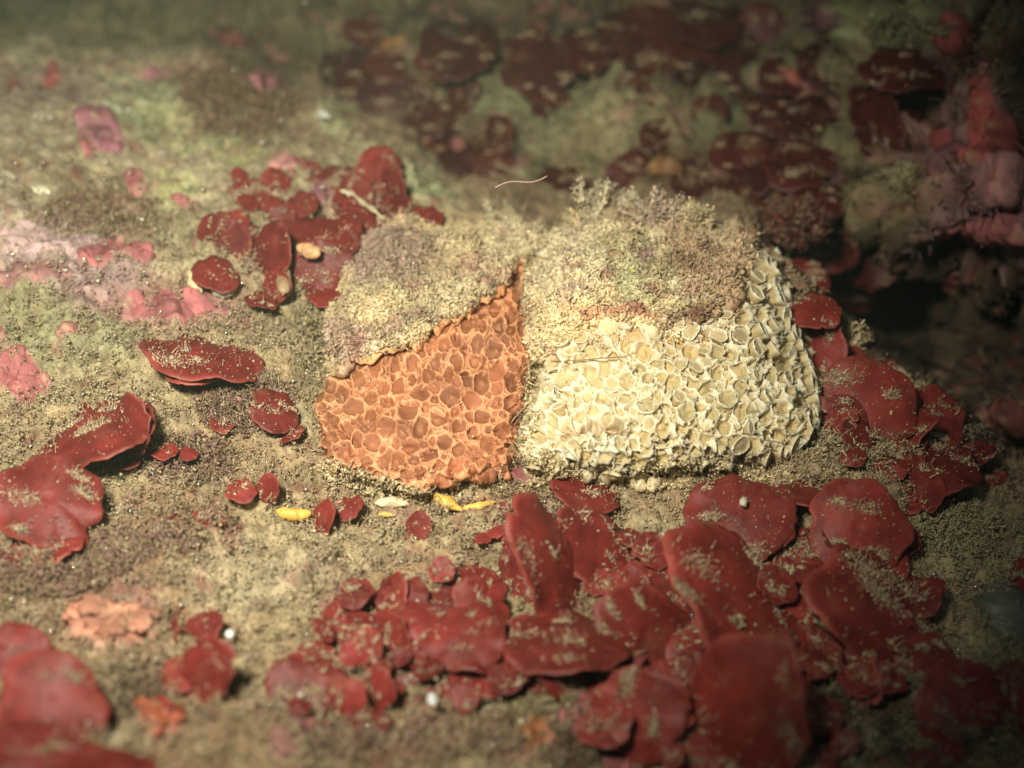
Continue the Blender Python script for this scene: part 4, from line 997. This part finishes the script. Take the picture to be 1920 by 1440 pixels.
CB_ = [
 (1795, 465, 50, 28, 20, np.array([.72, .17, .16]), 'bright pink lobed crust under the outcrop on the right'), (1870, 440, 60, 30, -10, PK * 1.3, 'pink crust ledge right of the bright lobed one'), (1880, 355, 55, 40, 10, PK2 * 1.1, 'peach pink crust on the face of the outcrop'),
 (1843, 240, 28, 90, 8, PKR * 1.4, 'tall red pink crust running down the outcrop'), (1800, 60, 38, 36, 20, PKR * .9, 'red pink crust near the top right'), (1612, 195, 34, 18, -20, PKR * .9, 'coral red crust knob on the dark wall'), (1492, 160, 58, 9, 2, PKR * .9, 'thin coral red crust line on the dark wall'),
 (1745, 228, 26, 20, 30, PKR * .9, 'small red crust left of the tall one on the outcrop'), (1880, 270, 24, 40, 0, PKR, 'crimson crust beside the tall one at the right'), (1700, 225, 34, 26, 0, PK2 * .6, 'dull peach crust on the outcrop'), (1425, 225, 30, 14, -10, PK2 * .5, 'dim pinkish crust in the middle of the dark wall'),
 (1770, 300, 55, 34, 0, PP * .6, 'mauve crust on the shaded underside of the outcrop'), (432, 75, 44, 22, 25, PKR * .6, 'dull red crust on the hazy rock at the top left'), (828, 272, 42, 18, 0, PK * .7, 'dull pink crust on the wall behind the ledge tip'), (1885, 800, 52, 52, -50, np.array([.22, .07, .05]), 'brick red crust on the boulder at the right edge'),
 (1770, 545, 20, 14, 0, PKR * .6, 'dim red crust spot on the rock beside the crevice'), (1530, 310, 20, 16, 0, PKR * .6, 'dim red crust spot in the wide dim alga group'), (1905, 480, 50, 45, 0, LILAC * .8, 'grey mauve crust below the outcrop at the right edge'), (1560, 50, 60, 30, 0, PP * .4, 'dim mauve crust at the top right of centre'),
]
for c in CB_: crust(*c, sheet='B', T=.28, relief=.16, step=4.0)
crust(755, 95, 24, 18, 0, np.array([.28, .14, .05]), 'small orange sponge blot high on the wall', 'B', T=.4, cat='encrusting sponge', name='encrusting_sponge')
crust(1255, 328, 22, 14, 0, np.array([.26, .12, .04]), 'orange sponge blot on the wall above the cream sponge', 'B', T=.4, cat='encrusting sponge', name='encrusting_sponge')

# ------------------------------------------------------------------ small animals, shells, loose bits
def on(px, py, lift=.08, sheet=None):
    P = (sheet or A).at(px, py); return pos(px, py, (P - O) @ F - lift)
def capsule(pts, radii, lifts, col, label, cat, name, group=None, flat=1.0, wob=.06):
    t = np.linspace(0, len(pts) - 1, 22); idx = np.arange(len(pts))
    px = np.interp(t, idx, [p[0] for p in pts]); py = np.interp(t, idx, [p[1] for p in pts]); l = np.interp(t, idx, lifts)
    k = np.hanning(5); k /= k.sum()
    sm = lambda z: np.convolve(np.pad(z, 2, 'edge'), k, 'valid')
    px, py = sm(px), sm(py)
    base = A.at(px, py); D = sm(sm((base - O) @ F)) - l
    P = pos(px, py, D)
    r = np.interp(t, idx, radii); e = np.minimum(1, np.sqrt(np.clip(np.minimum(t, t[-1] - t) / .45, 0.02, 1))); r = r * e * (1 + wob * np.sin(t * 7))
    c = np.asarray(col) * (1 + .12 * np.sin(t * 4)[:, None])
    mb = MB(); tube(mb, P, r, c, 14, flat)
    V_ = mb.V[0]; rel = perlin(V_, 7, 301) + .5 * perlin(V_, 16, 303)
    mb.V[0] = V_ + rel[:, None] * (V_ - P.mean(0)) / (np.linalg.norm(V_ - P.mean(0), axis=1)[:, None] + .02) * r.max() * .22
    mb.C[0] = mb.C[0] * (1 + .28 * np.clip(perlin(V_, 9, 305), -1, 1))[:, None]
    sel = mb.V[0][rng.integers(0, len(V_), 26)]
    flakes(mb, sel + rng.normal(0, .012, sel.shape), rng.uniform(.01, .028, len(sel)), np.repeat((TAN_ * 1.1)[None], len(sel), 0))
    return tag(mb.build(name, M['soft'], origin=P.mean(0)), label, cat, group)
YO = np.array([.78, .47, .09]); YY = np.array([.72, .52, .13]); CRM = np.array([.66, .55, .32])
G_Y = 'small yellow tubes on the silt below the sponges'
capsule([(518, 958), (550, 965), (585, 963)], [.10, .115, .09], [.18, .22, .2], YO, 'straight yellow capsule lying on the silt, leftmost of the yellow ones', 'sea squirt', 'yellow_tube', G_Y)
capsule([(802, 926), (835, 942), (866, 956)], [.06, .12, .07], [.15, .2, .2], YO, 'plump orange yellow tube right under the orange sponge', 'sea squirt', 'yellow_tube', G_Y)
capsule([(866, 954), (898, 949), (932, 940)], [.05, .07, .035], [.2, .2, .18], YO * 1.05, 'slender tapering yellow tube right of the plump one', 'sea squirt', 'yellow_tube', G_Y)
capsule([(1184, 902), (1200, 910), (1214, 918)], [.10, .12, .07], [.15, .2, .15], CRM * 1.1, 'pale yellow bead under the cream sponge, left of a touching pair', 'sea squirt', 'yellow_tube', G_Y)
capsule([(1216, 922), (1224, 908), (1234, 896)], [.06, .11, .1], [.15, .2, .2], CRM * 1.1, 'pale yellow bead under the cream sponge, right of a touching pair', 'sea squirt', 'yellow_tube', G_Y)
capsule([(700, 943), (735, 940), (768, 944)], [.06, .10, .05], [.08, .1, .08], CRM, 'cream smear of sponge on the silt below the orange sponge', 'encrusting sponge', 'encrusting_sponge', None, .6)
capsule([(706, 962), (740, 966)], [.05, .05], [.08, .08], YY * .8, 'dull yellow streak under the cream smear', 'encrusting sponge', 'encrusting_sponge', None, .6)
capsule([(558, 462), (580, 470), (602, 478)], [.12, .16, .12], [1.35, 1.4, 1.35], np.array([.62, .36, .17]), 'pale orange oval pebble on the upper red algae', 'pebble', 'pebble', None, .8)
capsule([(345, 490), (360, 508), (368, 530), (378, 552)], [.09, .13, .17, .05], [.35] * 4, np.array([.62, .55, .30]), 'bent cream shell splinter left of the upper red algae', 'shell', 'shell_splinter', None, .7)
capsule([(396, 538), (418, 543), (442, 543)], [.13, .17, .13], [.3] * 3, np.array([.52, .53, .38]), 'whitish rounded pebble right of the cream shell splinter', 'pebble', 'pebble', None, .75)
capsule([(1668, 742), (1669, 760), (1671, 778)], [.03, .035, .035], [1.0] * 3, YY, 'small upright yellow splinter between two red algae on the right', 'shell', 'shell_splinter')
capsule([(515, 510), (517, 535), (514, 562)], [.0] * 3, [0] * 3, YY, 'x', 'x', 'x') if False else None
capsule([(532, 498), (533, 525), (531, 552)], [.13, .14, .12], [.75] * 3, np.array([.36, .24, .13]), 'upright tan stub between two red algae of the upper cluster', 'sea squirt', 'tan_stub', None, .5)
capsule([(808, 1300), (811, 1312), (814, 1322)], [.05, .07, .04], [.9] * 3, np.array([.8, .78, .74]), 'white shell chip below the smooth round red alga', 'shell', 'shell_chip', None, .5)
capsule([(425, 1186), (431, 1190), (437, 1192)], [.06, .075, .06], [.4] * 3, np.array([.85, .82, .74]), 'round white bead on the silt above the egg shaped alga', 'shell', 'shell_chip')
capsule([(1388, 938), (1394, 941), (1400, 939)], [.06, .07, .06], [1.2] * 3, np.array([.62, .58, .42]), 'square cream grain on the large round red alga', 'sand grain', 'shell_chip', None, .6)
capsule([(1240, 1000), (1248, 1004), (1258, 1010)], [.03, .05, .03], [.75] * 3, np.array([.7, .62, .48]), 'pale splinter at the tip of the thin tilted red alga', 'shell', 'shell_splinter', None, .5)
capsule([(1556, 908), (1565, 915), (1574, 916)], [.08, .11, .08], [.75] * 3, np.array([.40, .38, .24]), 'greenish pebble wedged right of the flat red strip', 'pebble', 'pebble', None, .8)
clump(1352, 1138, 34, 24, 'silt_lump', 'crooked cream lump of silt between red algae at the lower right', 'silt lump', 500, [TAN_ * .9, PALE * .8], A, 1.5, (.03, .08))
clump(1542, 1142, 48, 26, 'silt_lump', 'pale tan lump of silt left of the arched dark red alga', 'silt lump', 700, [TAN_ * .8, OLIVE * 1.8], A, 1.3, (.03, .08))
capsule([(1880, 1100), (1890, 1160), (1895, 1215)], [.4, .55, .35], [.2] * 3, np.array([.17, .17, .12]), 'pale grey green stone at the right edge', 'stone', 'stone', None, .7)
capsule([(60, 352), (78, 358), (96, 362)], [.06, .12, .06], [.25] * 3, np.array([.8, .75, .5]), 'bright cream shell chip on the upper left slope', 'shell', 'shell_chip', None, .5)
capsule([(190, 188), (210, 200), (230, 212)], [.06, .1, .06], [.3] * 3, np.array([.5, .52, .32]), 'pale green shell splinter on the greenish rock, upper left', 'shell', 'shell_splinter', None, .5)
capsule([(595, 210), (606, 214), (618, 220)], [.07, .1, .07], [.4] * 3, np.array([.6, .6, .5]), 'white chip on the far ridge, upper left of centre', 'shell', 'shell_chip', None, .5)
capsule([(888, 1192 - 40), (868, 1176), (850, 1176)], [.0] * 3, [0] * 3, YY, 'x', 'x', 'x') if False else None
capsule([(636, 356), (655, 362), (676, 378), (700, 392), (722, 414)], [.03, .07, .05, .05, .02], [1.25] * 5, np.array([.55, .46, .28]), 'ragged pale flake on the rim of a red alga above the orange sponge', 'shell', 'shell_splinter', None, .3, .3)
# yellow speck on the silt cap of the cream sponge
mb = MB(); P0 = CC.at(1186, 508)
flakes(mb, P0 - F * .06 + rng.normal(0, .035, (9, 3)), rng.uniform(.04, .08, 9), np.repeat(np.array([[.75, .68, .10]]), 9, 0))
tag(mb.build('yellow_speck', M['soft'], origin=P0), 'bright yellow speck on the silt cap of the cream sponge', 'sponge bud')
# floating thread above the sponges
t = np.linspace(0, 1, 24); px = 928 + 98 * t; py = 352 - 22 * t - 5 * np.sin(t * 6.28)
mb = MB(); tube(mb, pos(px, py, 25.6 + 0 * t), np.full(24, .013), np.array([.42, .26, .22]), 5)
tag(mb.build('drifting_thread', M['soft']), 'thin pale thread drifting in the water above the orange sponge', 'thread')
t = np.linspace(0, 1, 24)
mb = MB(); tube(mb, pos(1000 + 175 * t, 677 - 6 * t + 2 * np.sin(t * 5), CSs.depth(1000 + 175 * t, 675 + 0 * t) - .22), np.full(24, .012), np.array([.25, .19, .10]), 5)
tag(mb.build('drifting_thread', M['soft']), 'dark hair lying across the upper left of the cream sponge', 'thread')

# ------------------------------------------------------------------ silt, turf and sand on the rock
def cover_rock(sheet, n, fl, ns, sl, xlo, xhi, ylo, yhi, cbase, name, label, Cgrid, exclude=None, mat='grain', dens=None):
    x = rng.uniform(xlo, xhi, n); y = rng.uniform(ylo, yhi, n)
    k = np.ones(n, bool)
    if sheet is A: k &= sdf(x, y, APOLY) > -25
    if exclude is not None:
        for p in exclude: k &= sdf(x, y, p) < 3
    clus = perlin(np.stack([x / 100, y / 100, x * 0], -1), 1.3, 201) + .5 * perlin(np.stack([x / 100, y / 100, x * 0], -1), 4, 203)
    k &= rng.uniform(size=n) < sstep(clus, -.9, .5) * .8 + .2
    x, y = x[k], y[k]
    P = sheet.at(x, y); N = sheet.at(x, y, sheet.N); col = sheet.at(x, y, Cgrid) * rng.uniform(.85, 1.2, (len(x), 1)) + rng.uniform(0, .02, (len(x), 1))
    mb = MB(); m = len(x) * ns // 100
    flakes(mb, P[m:] + N[m:] * rng.uniform(0, .07, (len(x) - m, 1)), np.minimum(fl[0] * rng.uniform(.35, 1, len(x) - m) ** -1.25, fl[1] * 2.2), col[m:], .4)
    strands(mb, P[:m], N[:m], rng.uniform(sl[0], sl[1], m), rng.uniform(.008, .02, m) * fl[1] / .06, col[:m], segs=3)
    return tag(mb.build(name, M[mat], origin=(0, 0, 0)), label, 'silt', kind='stuff')
cover_rock(A, 150000, (.013, .07), 9, (.06, .2), -120, 2040, 80, 1560, None, 'silt_and_turf', 'loose tan silt, sand and short turf covering the ledge', CA, [ORANGE, CREAM])
cover_rock(B, 26000, (.04, .12), 35, (.15, .5), -60, 2000, -60, 1000, None, 'wall_turf', 'dull silt and short turf covering the dark wall', CB)
# crumbs: loose flocs of silt lying in little heaps on the rock and round the feet of the algae
nc_ = 3400
x = rng.uniform(-60, 1980, nc_); y = rng.uniform(420, 1480, nc_)
near = np.zeros(nc_, bool)
for rec in ALGAE: near |= np.hypot((x - rec[0]) / (rec[2] * 1.5), (y - rec[1]) / (rec[3] * 1.5)) < 1
k = (sdf(x, y, APOLY) > 0) & ((sdf(x, y, GAPS[0]) < 0) | (rng.uniform(size=nc_) < .35)) & (near | (rng.uniform(size=nc_) < .5)) & (sdf(x, y, ORANGE) < 0) & (sdf(x, y, CREAM) < 0); x, y = x[k], y[k]
P = A.at(x, y); N = A.at(x, y, A.N); m = 30
Pc = np.repeat(P + N * .06, m, 0) + rng.normal(0, 1, (len(P) * m, 3)) * np.repeat(rng.uniform(.03, .11, (len(P), 1)), m, 0) + np.abs(rng.normal(0, .07, (len(P) * m, 1))) * np.repeat(N, m, 0)
cc = np.repeat(.45 * A.at(x, y, CA) + .5 * np.array([TAN_ * 1.0, PALE * .95, np.array([.44, .29, .21]), OLIVE * 2])[rng.choice(4, len(P), p=[.45, .25, .2, .1])], m, 0) * rng.uniform(.75, 1.25, (len(P) * m, 1))
mb = MB(); flakes(mb, Pc, rng.uniform(.014, .048, len(Pc)), cc, .3)
ks = np.arange(0, len(Pc), 9); strands(mb, Pc[ks], np.repeat(N, m, 0)[ks], rng.uniform(.06, .2, len(ks)), rng.uniform(.006, .012, len(ks)), cc[ks], segs=3, curl=1.2)
tag(mb.build('silt_flocs', M['grain'], origin=(0, 0, 0)), 'loose crumbly flocs of pale silt between the algae', 'silt', kind='stuff')
# glassy sand grains that sparkle
n = 4200
x = rng.uniform(-60, 1980, n); y = rng.uniform(110, 1480, n); k = sdf(x, y, APOLY) > 0; x, y = x[k], y[k]
mb = MB(); P = A.at(x, y) + A.at(x, y, A.N) * .08
flakes(mb, P, rng.uniform(.014, .034, len(x)) * rng.choice([1, 1, 1, 1.9], len(x)), np.repeat(np.array([[.80, .74, .58]]), len(x), 0) * rng.uniform(.6, 1, (len(x), 1)), .8)
for (n2_, x0_, x1_, y0_, y1_, s0_, s1_) in ((110, 0, 640, 140, 560, .03, .085), (50, 0, 1000, 1080, 1440, .02, .05), (40, 1100, 1900, 1000, 1440, .02, .045)):
    x = rng.uniform(x0_, x1_, n2_); y = rng.uniform(y0_, y1_, n2_)
    flakes(mb, A.at(x, y) + A.at(x, y, A.N) * .2, rng.uniform(s0_, s1_, n2_), np.repeat(np.array([[.85, .78, .55]]), n2_, 0), .8)
for sh, poly, m in ((OC, OCRUST, 240), (CC, CCRUST, 300), (CS, CREAM, 90)):
    p = np.array(poly); c = rng.uniform(p.min(0), p.max(0), (m * 2, 2)); c = c[sdf(c[:, 0], c[:, 1], poly) > 2][:m]
    flakes(mb, sh.at(c[:, 0], c[:, 1]) + sh.at(c[:, 0], c[:, 1], sh.N) * .09, rng.uniform(.01, .026, len(c)), np.repeat(np.array([[.85, .8, .62]]), len(c), 0), .8)
tag(mb.build('sand_grains', M['glint'], origin=(0, 0, 0)), 'bright glassy sand grains sparkling in the silt', 'sand', kind='stuff')
n = 150; x = np.concatenate([rng.uniform(0, 640, 80), rng.uniform(0, 1920, 70)]); y = np.concatenate([rng.uniform(130, 560, 80), rng.uniform(950, 1440, 70)])  # pale matte chips added as painted glints, bright by colour alone
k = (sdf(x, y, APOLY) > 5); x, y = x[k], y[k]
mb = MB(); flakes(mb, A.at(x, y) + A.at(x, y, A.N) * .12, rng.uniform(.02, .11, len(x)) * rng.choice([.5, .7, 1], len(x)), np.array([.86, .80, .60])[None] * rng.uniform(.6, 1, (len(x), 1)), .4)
tag(mb.build('glint_chips', M['soft'], origin=(0, 0, 0)), 'pale matte chips standing in for glints over the silt', 'painted glints', kind='stuff')
# silt banked against the foot and shoulder of the sponges
mb = MB()
for poly, nf in (([(975, 840), (1080, 872), (1200, 880), (1340, 862), (1440, 845), (1530, 800), (1580, 850), (1480, 905), (1300, 915), (1100, 905), (985, 905)], 5200), ([(600, 860), (700, 895), (800, 925), (900, 908), (960, 895), (950, 925), (800, 940), (690, 925), (600, 890)], 1100),
                 ([(985, 480), (1010, 500), (1012, 640), (1022, 700), (1000, 800), (985, 830), (984, 760), (996, 680), (985, 600)], 1700)):
    p = np.array(poly); c = rng.uniform(p.min(0), p.max(0), (nf * 3, 2)); d = sdf(c[:, 0], c[:, 1], poly); c = c[d > -6 * rng.uniform(size=len(d))][:nf]
    D = np.minimum(A.depth(c[:, 0], c[:, 1]), np.minimum(np.where(sdf(c[:, 0], c[:, 1], CREAM) > -10, CSs.depth(c[:, 0], c[:, 1]), 99), np.where(sdf(c[:, 0], c[:, 1], ORANGE) > -10, OSs.depth(c[:, 0], c[:, 1]), 99)))
    P = pos(c[:, 0], c[:, 1], D - rng.uniform(0, .14, len(c)))
    col = (TAN_ * 1.2)[None] * rng.uniform(.6, 1.5, (len(c), 1)); m = len(c) // 4
    flakes(mb, P[m:], rng.uniform(.02, .065, len(c) - m), col[m:]); strands(mb, P[:m], np.repeat(-F[None], m, 0) + U * .6, rng.uniform(.06, .25, m), rng.uniform(.008, .018, m), col[:m], segs=3)
gx = np.interp(rng.uniform(0, 1, 900), [0, .25, .5, .75, 1], [990, 996, 1006, 984, 966]); gy = np.interp((gx * 0 + rng.uniform(0, 1, 900)), [0, 1], [490, 890])
gx = np.interp(gy, [490, 580, 690, 780, 890], [992, 992, 1004, 984, 962]) + rng.normal(0, 7, 900)
Pg = pos(gx, gy, np.minimum(CSs.depth(gx, gy), OSs.depth(gx, gy)) - rng.uniform(.0, .12, 900)); cg_ = np.array([TAN_ * 1.1, BROWN * 1.4, OLIVE * 1.3])[rng.integers(0, 3, 900)]
flakes(mb, Pg[:650], rng.uniform(.015, .05, 650), cg_[:650]); strands(mb, Pg[650:], np.repeat(-F[None], 250, 0) - U * .8, rng.uniform(.1, .4, 250), rng.uniform(.006, .014, 250), cg_[650:], segs=4, curl=.8)
tag(mb.build('banked_silt', M['grain'], origin=(0, 0, 0)), 'flocky silt banked against the foot of both sponges', 'silt', kind='stuff')
# specks adrift in the water
n = 110; mb = MB()
flakes(mb, pos(rng.uniform(0, 1920, n), rng.uniform(0, 1440, n), rng.uniform(16, 33, n)), rng.uniform(.008, .02, n), np.repeat(np.array([[.7, .68, .58]]), n, 0), .9)
tag(mb.build('drifting_specks', M['grain'], origin=(0, 0, 0)), 'tiny pale specks adrift in the water', 'marine snow', kind='stuff')

# ------------------------------------------------------------------ turbid water: thin even haze round the camera and everything in view
def haze_box():
    lo = np.array([-70.0, -60.0, -60.0]); hi = np.array([70.0, 60.0, 60.0])
    V = np.array([[x, y, z] for x in (lo[0], hi[0]) for y in (lo[1], hi[1]) for z in (lo[2], hi[2])])
    Fq = [(0, 1, 3, 2), (4, 6, 7, 5), (0, 4, 5, 1), (2, 3, 7, 6), (0, 2, 6, 4), (1, 5, 7, 3)]
    me = bpy.data.meshes.new('haze'); me.from_pydata(V.tolist(), [], Fq); me.update()
    m = bpy.data.materials.new('turbid_water'); m.use_nodes = True
    nt = m.node_tree; nt.nodes.remove(nt.nodes['Principled BSDF'])
    pv = nt.nodes.new('ShaderNodeVolumePrincipled')
    pv.inputs['Color'].default_value = (.60, .76, .54, 1)
    pv.inputs['Density'].default_value = HAZE
    pv.inputs['Anisotropy'].default_value = .3
    nt.links.new(pv.outputs[0], nt.nodes['Material Output'].inputs['Volume'])
    me.materials.append(m)
    o = bpy.data.objects.new('haze', me); sc.collection.objects.link(o)
    tag(o, 'thin greenish haze of turbid sea water', 'haze', kind='stuff')
HAZE = 0.0050
haze_box()
